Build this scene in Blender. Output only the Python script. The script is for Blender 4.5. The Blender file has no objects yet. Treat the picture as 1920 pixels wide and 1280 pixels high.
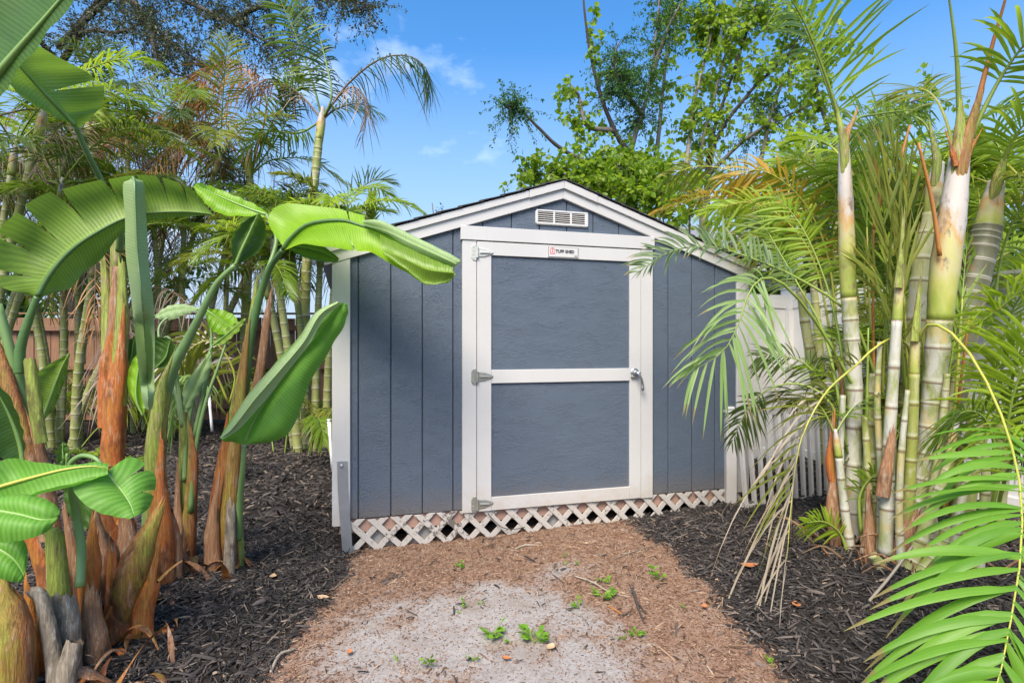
import bpy, math
import numpy as np
from math import sin, cos, pi, radians as R

# ------------------------------------------------------------------ camera, sky, sun, exposure
sc = bpy.context.scene
col = sc.collection
CAMZ = 1.30
cam_d = bpy.data.cameras.new('camera'); cam = bpy.data.objects.new('camera', cam_d); col.objects.link(cam)
cam.location = (0, 0, CAMZ); cam.rotation_euler = (R(90), 0, 0)
cam_d.sensor_width = 36; cam_d.lens = 20; cam_d.shift_y = 8 / 1920
cam_d.clip_start = 0.05; cam_d.clip_end = 3000
sc.camera = cam

SUN_EL, SUN_AZ = 50, 198          # degrees; azimuth clockwise from +Y (sun behind the viewer, to the left)
sd = np.array([sin(R(SUN_AZ)) * cos(R(SUN_EL)), cos(R(SUN_AZ)) * cos(R(SUN_EL)), sin(R(SUN_EL))])
wd = bpy.data.worlds.new('World'); sc.world = wd; wd.use_nodes = True
nt = wd.node_tree; nt.nodes.clear()
sky = nt.nodes.new('ShaderNodeTexSky'); sky.sky_type = 'NISHITA'; sky.sun_disc = False
sky.sun_elevation = R(SUN_EL); sky.sun_rotation = R(SUN_AZ)
sky.air_density = 1.0; sky.dust_density = 1.8; sky.ozone_density = 2.0
bg = nt.nodes.new('ShaderNodeBackground'); bg.inputs[1].default_value = 0.15
out = nt.nodes.new('ShaderNodeOutputWorld')
# a few small soft clouds low in the sky, the same all round
tc = nt.nodes.new('ShaderNodeTexCoord')
mp = nt.nodes.new('ShaderNodeMapping'); mp.inputs['Scale'].default_value = (1, 1, 1.9); mp.inputs['Location'].default_value = (2.3, 0.8, 1.2)
nz = nt.nodes.new('ShaderNodeTexNoise'); nz.inputs['Scale'].default_value = 2.6; nz.inputs['Detail'].default_value = 7; nz.inputs['Roughness'].default_value = 0.55
rp = nt.nodes.new('ShaderNodeValToRGB'); rp.color_ramp.elements[0].position = 0.63; rp.color_ramp.elements[1].position = 0.90
hs = nt.nodes.new('ShaderNodeHueSaturation'); hs.inputs['Saturation'].default_value = 1.36
mx = nt.nodes.new('ShaderNodeMix'); mx.data_type = 'RGBA'
mx.inputs[7].default_value = (6.2, 6.6, 7.0, 1)
lk = nt.links.new
lk(tc.outputs['Generated'], mp.inputs[0]); lk(mp.outputs[0], nz.inputs['Vector']); lk(nz.outputs[0], rp.inputs[0])
lk(sky.outputs[0], hs.inputs['Color']); lk(hs.outputs[0], mx.inputs[6]); lk(rp.outputs[0], mx.inputs[0])
hzr = nt.nodes.new('ShaderNodeValToRGB'); hzr.color_ramp.elements[0].position = .10; hzr.color_ramp.elements[0].color = (.85, .85, .85, 1); hzr.color_ramp.elements[1].position = .46; hzr.color_ramp.elements[1].color = (0, 0, 0, 1)
sxz = nt.nodes.new('ShaderNodeSeparateXYZ'); lk(tc.outputs['Generated'], sxz.inputs[0]); lk(sxz.outputs[2], hzr.inputs[0])
mh = nt.nodes.new('ShaderNodeMix'); mh.data_type = 'RGBA'; mh.inputs[7].default_value = (1.95, 2.5, 3.3, 1); lk(hzr.outputs[0], mh.inputs[0])   # pale humid air towards the horizon
lk(hs.outputs[0], mh.inputs[6]); lk(mh.outputs[2], mx.inputs[6])
lk(mx.outputs[2], bg.inputs[0]); lk(bg.outputs[0], out.inputs[0])

sun_d = bpy.data.lights.new('sun', 'SUN'); sun = bpy.data.objects.new('sun', sun_d); col.objects.link(sun)
sun_d.energy = 3.0; sun_d.angle = R(30); sun_d.color = (1.0, 0.90, 0.765)
sun.rotation_euler = (R(90 - SUN_EL), 0, R(180 - SUN_AZ))

vs = sc.view_settings
sc.display_settings.display_device = 'sRGB'
vs.view_transform = 'Standard'; vs.look = 'None'; vs.exposure = 0.97; vs.gamma = 1.0; vs.use_curve_mapping = False
sc.render.engine = 'CYCLES'
sc.cycles.max_bounces = 8; sc.cycles.diffuse_bounces = 4; sc.cycles.transmission_bounces = 6; sc.cycles.transparent_max_bounces = 6
sc.cycles.use_denoising = True

# ------------------------------------------------------------------ helpers
rng = np.random.default_rng(7)
F_PX = 1066.67
def at(px, py, Y):
    'a point of the place, measured in the photograph: column, row and its distance'
    return np.array([(px - 960) / F_PX * Y, Y, CAMZ - (py - 648) / F_PX * Y])
def ats(L): return np.array([at(*p) for p in L])
def nrm(v): return v / np.maximum(np.linalg.norm(v, axis=-1, keepdims=True), 1e-9)

def raw_mesh(name, V, F, uv=None, smooth=True):
    V = np.asarray(V, dtype=np.float32)
    me = bpy.data.meshes.new(name)
    if isinstance(F, np.ndarray):
        k = F.shape[1]; nf = len(F)
        me.vertices.add(len(V)); me.vertices.foreach_set('co', V.ravel())
        me.loops.add(nf * k); me.loops.foreach_set('vertex_index', F.ravel().astype(np.int32))
        me.polygons.add(nf); me.polygons.foreach_set('loop_start', np.arange(nf, dtype=np.int32) * k)
        me.polygons.foreach_set('loop_total', np.full(nf, k, dtype=np.int32))
        me.update(calc_edges=True)
    else:
        me.from_pydata([tuple(v) for v in V.tolist()], [], [tuple(f) for f in F]); me.update()
    if uv is not None:
        li = np.empty(len(me.loops), dtype=np.int32); me.loops.foreach_get('vertex_index', li)
        ul = me.uv_layers.new(name='UVMap'); ul.data.foreach_set('uv', np.asarray(uv, dtype=np.float32)[li].ravel())
    if smooth: me.polygons.foreach_set('use_smooth', np.ones(len(me.polygons), dtype=bool))
    me.validate()
    return me

class T:
    'a thing: an Empty at its base that parents its parts'
    def __init__(s, name, label, cat, loc=(0, 0, 0), rz=0, group=None):
        o = bpy.data.objects.new(name, None); col.objects.link(o); o.empty_display_size = .1
        o.location = loc; o.rotation_euler = (0, 0, rz); o['label'] = label; o['category'] = cat
        if group: o['group'] = group
        s.o = o; s.loc = np.array(loc, float); s.rz = rz
    def loc_of(s, V):
        V = np.asarray(V, float) - s.loc
        c, n = cos(-s.rz), sin(-s.rz)
        return np.stack([V[:, 0] * c - V[:, 1] * n, V[:, 0] * n + V[:, 1] * c, V[:, 2]], 1)
    def world(s, name, g, m, parent=None, smooth=True):
        'a part from world coordinates'
        V, F, uv = g
        return s.local(name, (s.loc_of(V), F, uv), m, parent, smooth)
    def local(s, name, g, m, parent=None, smooth=True):
        V, F, uv = g
        o = bpy.data.objects.new(name, raw_mesh(name, V, F, uv, smooth)); col.objects.link(o)
        o.data.materials.append(m); o.parent = parent or s.o
        return o
def single(name, g, m, label=None, cat=None, kind=None, group=None, smooth=True, loc=(0, 0, 0)):
    V, F, uv = g
    o = bpy.data.objects.new(name, raw_mesh(name, np.asarray(V, float) - np.array(loc), F, uv, smooth)); col.objects.link(o)
    o.location = loc; o.data.materials.append(m)
    for k, v in (('label', label), ('category', cat), ('kind', kind), ('group', group)):
        if v: o[k] = v
    return o
def join(gs):
    Vs, Fs, us, n = [], [], [], 0
    allnp = all(isinstance(g[1], np.ndarray) for g in gs) and len({g[1].shape[1] for g in gs}) == 1
    for V, F, uv in gs:
        V = np.asarray(V, float); Vs.append(V); us.append(np.zeros((len(V), 2)) if uv is None else uv)
        if allnp: Fs.append(F + n)
        else: Fs += [tuple(int(i) + n for i in f) for f in F]
        n += len(V)
    return np.concatenate(Vs), (np.concatenate(Fs) if allnp else Fs), np.concatenate(us)

def catmull(P, n):
    P = np.asarray(P, float)
    if len(P) == 2: return P[0] + (P[1] - P[0]) * np.linspace(0, 1, n)[:, None]
    Q = np.concatenate([[2 * P[0] - P[1]], P, [2 * P[-1] - P[-2]]])
    t = np.linspace(0, len(P) - 1, n); i = np.minimum(t.astype(int), len(P) - 2); f = (t - i)[:, None]
    a, b, c, d = Q[i], Q[i + 1], Q[i + 2], Q[i + 3]
    return .5 * (2 * b + (c - a) * f + (2 * a - 5 * b + 4 * c - d) * f * f + (3 * b - a - 3 * c + d) * f ** 3)
def frames(C, up=None):
    Tn = nrm(np.gradient(C, axis=0))
    u = np.array(up if up is not None else ((0, 0, 1) if abs(Tn[0][2]) < .9 else (0, 1, 0)), float)
    U = np.zeros_like(C)
    for i in range(len(C)):
        u = u - Tn[i] * u.dot(Tn[i]); u = u / max(np.linalg.norm(u), 1e-9); U[i] = u
    return Tn, U, np.cross(Tn, U)
def tube(pts, rad, sides=8, n=None, up=None, flat=1.0, cap=True, rough=0.0, seed=0, vscale=None):
    P = np.asarray(pts, float); n = n or max(len(P), 2)
    C = catmull(P, n) if n != len(P) else P
    r = np.interp(np.linspace(0, 1, n), np.linspace(0, 1, len(np.atleast_1d(rad))), np.atleast_1d(rad))
    Tn, U, S = frames(C, up)
    a = np.arange(sides + 1) / sides * 2 * pi
    rr = np.repeat(r[:, None], sides + 1, 1)
    if rough:
        g = np.random.default_rng(seed).normal(0, rough, (n, sides + 1)); g[:, -1] = g[:, 0]; rr = rr * (1 + g)
    V = C[:, None] + (np.cos(a)[None, :, None] * U[:, None] + np.sin(a)[None, :, None] * S[:, None] * flat) * rr[..., None]
    w = sides + 1
    i = np.arange(n - 1)[:, None] * w + np.arange(sides)[None]
    F = np.stack([i, i + 1, i + 1 + w, i + w], -1).reshape(-1, 4)
    ln = np.concatenate([[0], np.cumsum(np.linalg.norm(np.diff(C, axis=0), axis=1))])
    vv = ln if vscale is None else np.linspace(0, vscale, n)
    uv = np.stack([np.repeat(a[None] / (2 * pi), n, 0), np.repeat(vv[:, None], w, 1)], -1).reshape(-1, 2)
    V = V.reshape(-1, 3)
    if cap:
        V = np.concatenate([V, C[:1], C[-1:]]); uv = np.concatenate([uv, [[.5, vv[0]], [.5, vv[-1]]]])
        k = n * w; j = np.arange(sides)
        F = [tuple(f) for f in F.tolist()] + [(k, q + 1, q) for q in j.tolist()] + [(k + 1, (n - 1) * w + q, (n - 1) * w + q + 1) for q in j.tolist()]
    return V, F, uv

def inset(P, c):
    P = np.asarray(P, float); n = len(P); o = []
    d = nrm(np.roll(P, -1, 0) - P); nn = np.stack([-d[:, 1], d[:, 0]], 1)
    for i in range(n):
        a, b = nn[i - 1], nn[i]; k = 1 + a.dot(b)
        o.append(P[i] + (a + b) * c / max(k, .3))
    return np.array(o)
def slab(P, yf, yb, c=.002):
    'a board: convex outline P (x,z) counter-clockwise seen from the front (-y), chamfered front edges'
    P = np.asarray(P, float)
    A = np.sum(P[:, 0] * np.roll(P[:, 1], -1) - np.roll(P[:, 0], -1) * P[:, 1])
    if A < 0: P = P[::-1]
    n = len(P); I = inset(P, c)
    V = [(p[0], yf, p[1]) for p in I] + [(p[0], yf + c, p[1]) for p in P] + [(p[0], yb, p[1]) for p in P]
    F = [tuple(range(n))] + [tuple(range(3 * n - 1, 2 * n - 1, -1))]
    for i in range(n):
        j = (i + 1) % n
        F += [(i, n + i, n + j, j), (n + i, 2 * n + i, 2 * n + j, n + j)]
    uv = np.array([(v[0], v[2]) for v in V])
    return np.array(V), F, uv
def rect(x0, x1, z0, z1): return [(x0, z0), (x1, z0), (x1, z1), (x0, z1)]
def box(x0, x1, y0, y1, z0, z1, c=.002): return slab(rect(x0, x1, z0, z1), y0, y1, c)
def clip(P, a, b, c):
    'keep a*x+b*z<=c'
    o = []; n = len(P)
    for i in range(n):
        p, q = P[i], P[(i + 1) % n]; dp = a * p[0] + b * p[1] - c; dq = a * q[0] + b * q[1] - c
        if dp <= 0: o.append(p)
        if dp * dq < 0:
            t = dp / (dp - dq); o.append((p[0] + (q[0] - p[0]) * t, p[1] + (q[1] - p[1]) * t))
    return o
def scatter(Vt, Ft, pos, Rm, sc_):
    'copies of a template joined: Vt (k,3), pos (n,3), Rm (n,3,3), sc_ (n,3)'
    V = np.einsum('nij,nkj->nki', Rm, Vt[None] * sc_[:, None]) + pos[:, None]
    k = len(Vt); n = len(pos)
    F = (Ft[None] + (np.arange(n) * k)[:, None, None]).reshape(-1, Ft.shape[1])
    return V.reshape(-1, 3), F
def rot_from(z_ax, x_ax):
    X = nrm(x_ax); Z = nrm(z_ax - X * np.sum(z_ax * X, -1, keepdims=True)); Y = np.cross(Z, X)
    return np.stack([X, Y, Z], -1)

# ------------------------------------------------------------------ materials
def mat(name):
    m = bpy.data.materials.new(name); m.use_nodes = True
    n = m.node_tree; n.nodes.clear()
    o = n.nodes.new('ShaderNodeOutputMaterial'); b = n.nodes.new('ShaderNodeBsdfPrincipled')
    n.links.new(b.outputs[0], o.inputs[0])
    return m, n, b, o
def N(n, t, **k):
    x = n.nodes.new(t)
    for a, v in k.items(): setattr(x, a, v)
    return x
def coord(n, kind='Object', scale=(1, 1, 1)):
    t = N(n, 'ShaderNodeTexCoord'); m = N(n, 'ShaderNodeMapping'); m.inputs['Scale'].default_value = scale
    n.links.new(t.outputs[kind], m.inputs[0]); return m.outputs[0]
def noise(n, v, scale, detail=4, rough=.6, dist=0):
    x = N(n, 'ShaderNodeTexNoise'); x.inputs['Scale'].default_value = scale; x.inputs['Detail'].default_value = detail
    x.inputs['Roughness'].default_value = rough; x.inputs['Distortion'].default_value = dist
    n.links.new(v, x.inputs['Vector']); return x.outputs[0]
def ramp(n, f, stops):
    r = N(n, 'ShaderNodeValToRGB'); e = r.color_ramp.elements
    while len(e) < len(stops): e.new(.5)
    for q, (p, c) in zip(e, stops): q.position = p; q.color = (c, c, c, 1) if np.isscalar(c) else (*c, 1)
    n.links.new(f, r.inputs[0]); return r.outputs[0]
def mixc(n, f, a, b, mode='MIX'):
    m = N(n, 'ShaderNodeMix', data_type='RGBA', blend_type=mode)
    for i, x in ((0, f), (6, a), (7, b)):
        if hasattr(x, 'is_linked'): n.links.new(x, m.inputs[i])
        elif i == 0: m.inputs[0].default_value = x
        else: m.inputs[i].default_value = (*x, 1)
    return m.outputs[2]
def math_(n, op, a, b=None):
    m = N(n, 'ShaderNodeMath', operation=op)
    for i, x in ((0, a), (1, b)):
        if x is None: continue
        if hasattr(x, 'is_linked'): n.links.new(x, m.inputs[i])
        else: m.inputs[i].default_value = x
    return m.outputs[0]
def bump(n, b, h, strength=.3, dist=.01):
    x = N(n, 'ShaderNodeBump'); x.inputs['Strength'].default_value = strength; x.inputs['Distance'].default_value = dist
    n.links.new(h, x.inputs['Height']); n.links.new(x.outputs[0], b.inputs['Normal']); return x.outputs[0]
def island(n): return N(n, 'ShaderNodeNewGeometry').outputs['Random Per Island']
def objrand(n): return N(n, 'ShaderNodeObjectInfo').outputs['Random']

def leafmat(name, c1, c2, tcol, tf=.4, rough=.45, veins=0, spec=.35, patch=None, vang=0.0, vk=.5):
    m, n, b, o = mat(name)
    v = coord(n, 'Object')
    f = math_(n, 'ADD', math_(n, 'MULTIPLY', noise(n, v, 3.0, 3), .6), math_(n, 'MULTIPLY', math_(n, 'ADD', island(n), objrand(n)), .3))
    c = mixc(n, ramp(n, f, [(.3, 0.), (.75, 1.)]), c1, c2)
    if patch: c = mixc(n, ramp(n, noise(n, v, patch[1], 3), [(patch[2], 0.), (patch[2] + .12, 1.)]), c, patch[0])
    bn = None
    if veins:
        w = N(n, 'ShaderNodeTexWave', wave_type='BANDS', bands_direction='Y'); w.inputs['Scale'].default_value = veins * 1.3
        w.inputs['Distortion'].default_value = 1.2; w.inputs['Detail'].default_value = 2; w.inputs['Detail Scale'].default_value = .6
        uvm = N(n, 'ShaderNodeMapping'); t = N(n, 'ShaderNodeTexCoord'); n.links.new(t.outputs['UV'], uvm.inputs[0]); uvm.inputs['Rotation'].default_value = (0, 0, vang)
        n.links.new(uvm.outputs[0], w.inputs['Vector'])
        w2 = noise(n, coord(n, 'UV', (1.2, veins * 2.6, 1)), 1.0, 4)
        h = math_(n, 'ADD', math_(n, 'MULTIPLY', w.outputs['Fac'], .5), w2)
        c = mixc(n, math_(n, 'MULTIPLY', ramp(n, h, [(.45, 0.), (1.1, 1.)]), vk), c, tuple(x * 1.6 for x in c2))
        bn = bump(n, b, h, .22, .003)
    su = N(n, 'ShaderNodeSeparateXYZ'); tu = N(n, 'ShaderNodeTexCoord'); n.links.new(tu.outputs['UV'], su.inputs[0])
    if veins:
        au = math_(n, 'ABSOLUTE', su.outputs[0])
        c = mixc(n, ramp(n, au, [(.0, .55), (.10, 0.)]), c, tuple(min(1, x * 1.9) for x in c2))
        c = mixc(n, ramp(n, math_(n, 'ADD', au, math_(n, 'MULTIPLY', noise(n, v, 26, 4, .7), .16)), [(1.045, 0.), (1.085, .9)]), c, (.26, .17, .07))
        c = mixc(n, ramp(n, noise(n, v, 15, 5, .7), [(.68, 0.), (.74, .5)]), c, (.22, .19, .06))
    else:
        st_ = noise(n, coord(n, 'UV', (16, .9, 1)), 1.0, 3, .6)
        c = mixc(n, math_(n, 'MULTIPLY', ramp(n, st_, [(.4, 0.), (.65, 1.)]), .35), c, tuple(x * .55 for x in c1)); bump(n, b, st_, .25, .002)
        c = mixc(n, ramp(n, math_(n, 'ADD', su.outputs[1], math_(n, 'MULTIPLY', island(n), .22)), [(.98, 0.), (1.12, .8)]), c, (.26, .16, .07))
    n.links.new(c, b.inputs['Base Color']); b.inputs['Roughness'].default_value = rough; b.inputs['Specular IOR Level'].default_value = spec
    tr = N(n, 'ShaderNodeBsdfTranslucent'); n.links.new(mixc(n, .75, c, tcol), tr.inputs[0])
    if bn: n.links.new(bn, tr.inputs['Normal'])
    mxs = N(n, 'ShaderNodeMixShader'); mxs.inputs[0].default_value = tf
    n.links.new(b.outputs[0], mxs.inputs[1]); n.links.new(tr.outputs[0], mxs.inputs[2]); n.links.new(mxs.outputs[0], o.inputs[0])
    return m
def plain(name, c, rough=.5, metal=0, var=.12, scale=6, bmp=0, bscale=80):
    m, n, b, o = mat(name); v = coord(n)
    n.links.new(mixc(n, noise(n, v, scale), tuple(x * (1 - var) for x in c), tuple(min(x * (1 + var), 1) for x in c)), b.inputs['Base Color'])
    b.inputs['Roughness'].default_value = rough; b.inputs['Metallic'].default_value = metal
    if bmp: bump(n, b, noise(n, v, bscale, 5), bmp, .004)
    return m
M = {}
def siding_mat():
    m, n, b, o = mat('siding_paint'); 
    t = N(n, 'ShaderNodeTexCoord'); 
    ad = N(n, 'ShaderNodeVectorMath', operation='ADD'); n.links.new(t.outputs['Object'], ad.inputs[0])
    rn = N(n, 'ShaderNodeCombineXYZ'); n.links.new(math_(n, 'MULTIPLY', objrand(n), 9.), rn.inputs[2]); n.links.new(rn.outputs[0], ad.inputs[1])
    mp = N(n, 'ShaderNodeMapping'); mp.inputs['Scale'].default_value = (1, 1, 2.2); n.links.new(ad.outputs[0], mp.inputs[0]); v = mp.outputs[0]
    # pressed cedar figure: closed arches of short horizontal ridges
    w = N(n, 'ShaderNodeTexWave', wave_type='BANDS', bands_direction='Z'); w.inputs['Scale'].default_value = 15; w.inputs['Distortion'].default_value = 14
    w.inputs['Detail'].default_value = 3; w.inputs['Detail Scale'].default_value = 1.6; w.inputs['Detail Roughness'].default_value = .6; n.links.new(v, w.inputs['Vector'])
    fine = noise(n, v, 125, 4, .78)
    msk = ramp(n, noise(n, v, 5.5, 2), [(.38, .15), (.62, 1.)])
    h = math_(n, 'ADD', math_(n, 'MULTIPLY', math_(n, 'MULTIPLY', w.outputs['Fac'], msk), .28), math_(n, 'MULTIPLY', fine, .6))
    base = mixc(n, noise(n, v, 4, 4), (.086, .118, .164), (.110, .147, .200))
    base = mixc(n, math_(n, 'MULTIPLY', ramp(n, fine, [(.40, 1.), (.55, 0.)]), .55), base, (.062, .080, .112))
    # dirt splashed near the bottom and chalky wear
    sx = N(n, 'ShaderNodeSeparateXYZ'); n.links.new(t.outputs['Object'], sx.inputs[0])
    low = ramp(n, math_(n, 'ADD', sx.outputs[2], math_(n, 'MULTIPLY', noise(n, v, 9, 4), .22)), [(.30, .6), (.50, 0.)])
    base = mixc(n, low, base, (.155, .125, .10))
    n.links.new(base, b.inputs['Base Color']); b.inputs['Roughness'].default_value = .42; b.inputs['Specular IOR Level'].default_value = .42
    bump(n, b, h, 1.0, .008); return m
def trim_mat(name, worn=0.0):
    m, n, b, o = mat(name); v = coord(n, 'Object', (1, 1, 1))
    g = noise(n, coord(n, 'Object', (4, 4, 4)), 22, 5, .7)
    base = mixc(n, noise(n, v, 3, 4), (.50, .495, .485), (.57, .565, .555))
    base = mixc(n, ramp(n, noise(n, v, 26, 5, .7), [(.60, 0.), (.75, .35)]), base, (.48, .45, .40))
    tz = N(n, 'ShaderNodeTexCoord'); sz = N(n, 'ShaderNodeSeparateXYZ'); n.links.new(tz.outputs['Object'], sz.inputs[0])
    base = mixc(n, ramp(n, math_(n, 'ADD', sz.outputs[2], math_(n, 'MULTIPLY', noise(n, v, 7, 5, .7), .45)), [(.40, .5), (.58, 0.)]), base, (.42, .36, .29))
    base = mixc(n, ramp(n, noise(n, coord(n, 'Object', (14, 14, 1.2)), 4, 4, .7), [(.60, 0.), (.78, .28)]), base, (.40, .38, .34))
    if worn:
        k = ramp(n, math_(n, 'ADD', noise(n, v, 38, 5, .75), math_(n, 'MULTIPLY', noise(n, v, 2.2, 2), .55)), [(.86, 0.), (.90, 1.)])
        base = mixc(n, k, base, (.13, .115, .10))
    n.links.new(base, b.inputs['Base Color']); b.inputs['Roughness'].default_value = .55
    bump(n, b, g, .25, .003); return m
M['siding'] = siding_mat(); M['trim'] = trim_mat('white_trim_paint'); M['lattice'] = trim_mat('worn_lattice_paint', 1)
M['backing'] = plain('dark_groove', (.035, .045, .065), .8)
M['dark'] = plain('shade_and_plastic_black', (.012, .011, .010), .95)  # near-black for shade painted into openings, and for the black plastic edging
M['shingle'] = plain('shingle', (.045, .045, .048), .9, bmp=.6)
M['vinyl'] = plain('white_vinyl', (.82, .81, .80), .35, var=.04)
M['vent'] = plain('vent_plastic', (.60, .60, .585), .4, var=.03)
M['galv'] = plain('galvanised_steel', (.42, .45, .48), .38, .85, var=.2, scale=20, bmp=.1)
M['hinge'] = plain('dull_zinc', (.40, .40, .35), .42, .7, var=.3, scale=30)
M['hinge_painted'] = plain('painted_hinge', (.48, .50, .47), .45, .1, var=.1, scale=40)
M['black'] = plain('black_print', (.02, .02, .02), .5)
M['red'] = plain('red_print', (.62, .09, .10), .5)
M['sign'] = plain('sign_white', (.58, .57, .55), .35, var=.03)
def wood(name, c1, c2, c3, axis=(9, 9, .8)):
    m, n, b, o = mat(name); v = coord(n, 'Object', axis)
    g = noise(n, v, 5, 6, .65, .4)
    c = mixc(n, ramp(n, g, [(.3, 0.), (.7, 1.)]), c1, c2)
    c = mixc(n, math_(n, 'MULTIPLY', objrand(n), .6), c, c3)
    n.links.new(c, b.inputs['Base Color']); b.inputs['Roughness'].default_value = .75; bump(n, b, g, .3, .004); return m
M['fence'] = wood('cedar_fence', (.17, .082, .042), (.29, .15, .08), (.21, .125, .08))
M['skid'] = wood('treated_skid', (.30, .17, .10), (.42, .25, .17), (.40, .26, .22), (1.2, 9, 9))
M['block'] = plain('concrete_block', (.36, .34, .31), .9, var=.3, scale=14, bmp=.6)
M['wire'] = plain('dark_wire', (.05, .045, .04), .6)
# ------------------------------------------------------------------ ground
def fbm(x, y, s, seed=0):
    v = 0
    for k in range(4):
        a = seed * 1.7 + k * 2.1; f = s * 1.9 ** k
        v = v + np.sin(x * f * cos(a) + y * f * sin(a) + a * 3 + 1.3 * np.sin(y * f * .7 * cos(a * 2) - x * f * .6 + a)) / 1.6 ** k
    return v / 2.4
def gz(x, y):
    x = np.asarray(x, float); y = np.asarray(y, float)
    z = np.interp(x, [-3, -1.1, .9, 1.4, 1.9, 3], [-.02, -.01, .035, .065, .09, .13])
    z = z + .07 * np.exp(-((x + 2.0) ** 2 + (y - 2.8) ** 2) / .6) + .10 * np.exp(-((x - 2.1) ** 2 / .5 + (y - 3.1) ** 2 / .7))
    z = z + .02 * np.exp(-((x - 1.35) ** 2 / .05 + (y - 3.85) ** 2 / .06))
    return z + .008 * fbm(x, y, 3.1, 1) + .004 * fbm(x, y, 11, 2)
def x_left(y): return -.95 + .03 * np.sin(y * 2.1) + .07 * fbm(y * 0, y, 5, 3) + .035 * fbm(y * 0, y, 21, 9) - .02 * (y - 3) 
def x_right(y): return np.interp(y, [1.0, 2.2, 2.5, 3.0, 3.5, 3.8, 4.3], [1.1, 1.06, 1.0, .95, .96, .86, .80]) + .07 * fbm(y * 0 + 3, y, 6, 4) + .035 * fbm(y * 0 + 3, y, 23, 8)
TH = R(16.3); SH0 = np.array([-1.11, 3.59, 0])
def facade_y(x): return 3.59 + (x + 1.11) * math.tan(TH)
def in_path(x, y): return np.clip(np.minimum(np.minimum((x - x_left(y)) / .10, (x_right(y) - x) / .10), (facade_y(x) + .25 - y) / .06), -1, 1)
SAND = [(-.22, 2.84, .30), (.18, 3.02, .20), (-.44, 2.62, .34), (.36, 2.62, .22), (.0, 2.30, .40), (-.68, 2.44, .26), (.08, 2.65, .28), (.30, 3.26, .12), (-.2, 1.8, .5), (.35, 2.25, .2), (-.72, 2.75, .15)]
def sand(x, y):
    s = 0
    for a, b, r in SAND: s = s + np.exp(-((x - a) ** 2 + (y - b) ** 2) / (r * r))
    return np.clip((s - .58) * .9 + .55 * fbm(x, y, 6, 5) + .45 * fbm(x, y, 14, 6) + .3 * fbm(x, y, 33, 7) + .02, 0, 1)
xs = np.concatenate([[-900, -300, -100, -40, -18, -10, -7.5], np.linspace(-6, 5, 260), [6, 7.5, 10, 18, 40, 100, 300, 900]])
ys = np.concatenate([[-300, -60, -12, -4, -1, 0, .6], np.linspace(1.1, 8, 190), np.linspace(8.3, 13, 16), [18, 30, 60, 120, 300, 900, 1800]])
gx, gy = np.meshgrid(xs, ys); V = np.stack([gx, gy, gz(gx, gy)], -1).reshape(-1, 3)
nx, ny = len(xs), len(ys); i = (np.arange(ny - 1)[:, None] * nx + np.arange(nx - 1)[None]); Fg = np.stack([i, i + 1, i + 1 + nx, i + nx], -1).reshape(-1, 4)
m, n, b, o = mat('yard_soil'); M['ground'] = m
za = N(n, 'ShaderNodeAttribute', attribute_name='zone'); sp = N(n, 'ShaderNodeSeparateColor'); n.links.new(za.outputs['Color'], sp.inputs[0])
v = coord(n); n1 = noise(n, v, 60, 6, .75); n2 = noise(n, v, 8, 5, .65); n3 = noise(n, v, 260, 3, .8)
mulch_c = mixc(n, n1, (.012, .010, .009), (.044, .035, .030))
duff = mixc(n, ramp(n, n1, [(.3, 0.), (.7, 1.)]), (.125, .068, .043), (.32, .195, .13))
duff = mixc(n, ramp(n, n3, [(.55, 0.), (.7, .7)]), duff, (.45, .345, .265))
duff = mixc(n, ramp(n, n2, [(.45, 0.), (.7, .55)]), duff, (.30, .235, .19))
sandc = mixc(n, n2, (.27, .25, .235), (.42, .40, .385))
sandc = mixc(n, ramp(n, n1, [(.36, .75), (.54, 0.)]), sandc, (.20, .155, .125))
sandc = mixc(n, ramp(n, noise(n, v, 3.3, 5, .7), [(.48, 0.), (.66, .6)]), sandc, (.235, .19, .16))
sandc = mixc(n, ramp(n, noise(n, v, 190, 4, .85), [(.60, 0.), (.66, .85)]), sandc, (.07, .05, .042))
sandc = mixc(n, ramp(n, n3, [(.62, 0.), (.72, .6)]), sandc, (.68, .65, .63))
sm = ramp(n, math_(n, 'ADD', sp.outputs[1], math_(n, 'MULTIPLY', math_(n, 'SUBTRACT', n1, .5), .9)), [(.0, 0.), (.95, 1.)])
pm = ramp(n, math_(n, 'ADD', sp.outputs[0], math_(n, 'MULTIPLY', math_(n, 'SUBTRACT', n1, .5), .6)), [(.35, 0.), (.6, 1.)])
c = mixc(n, pm, mulch_c, mixc(n, sm, duff, sandc))
n.links.new(c, b.inputs['Base Color']); b.inputs['Roughness'].default_value = .95; b.inputs['Specular IOR Level'].default_value = .15
bump(n, b, math_(n, 'ADD', n1, math_(n, 'MULTIPLY', n3, .5)), .5, .010)
g = single('ground', (V, Fg, None), m, kind='structure')
ca = g.data.color_attributes.new('zone', 'FLOAT_COLOR', 'POINT')
zc = np.stack([in_path(V[:, 0], V[:, 1]) * .5 + .5, sand(V[:, 0], V[:, 1]), V[:, 0] * 0, V[:, 0] * 0 + 1], 1).astype(np.float32)
ca.data.foreach_set('color', zc.ravel())

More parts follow.
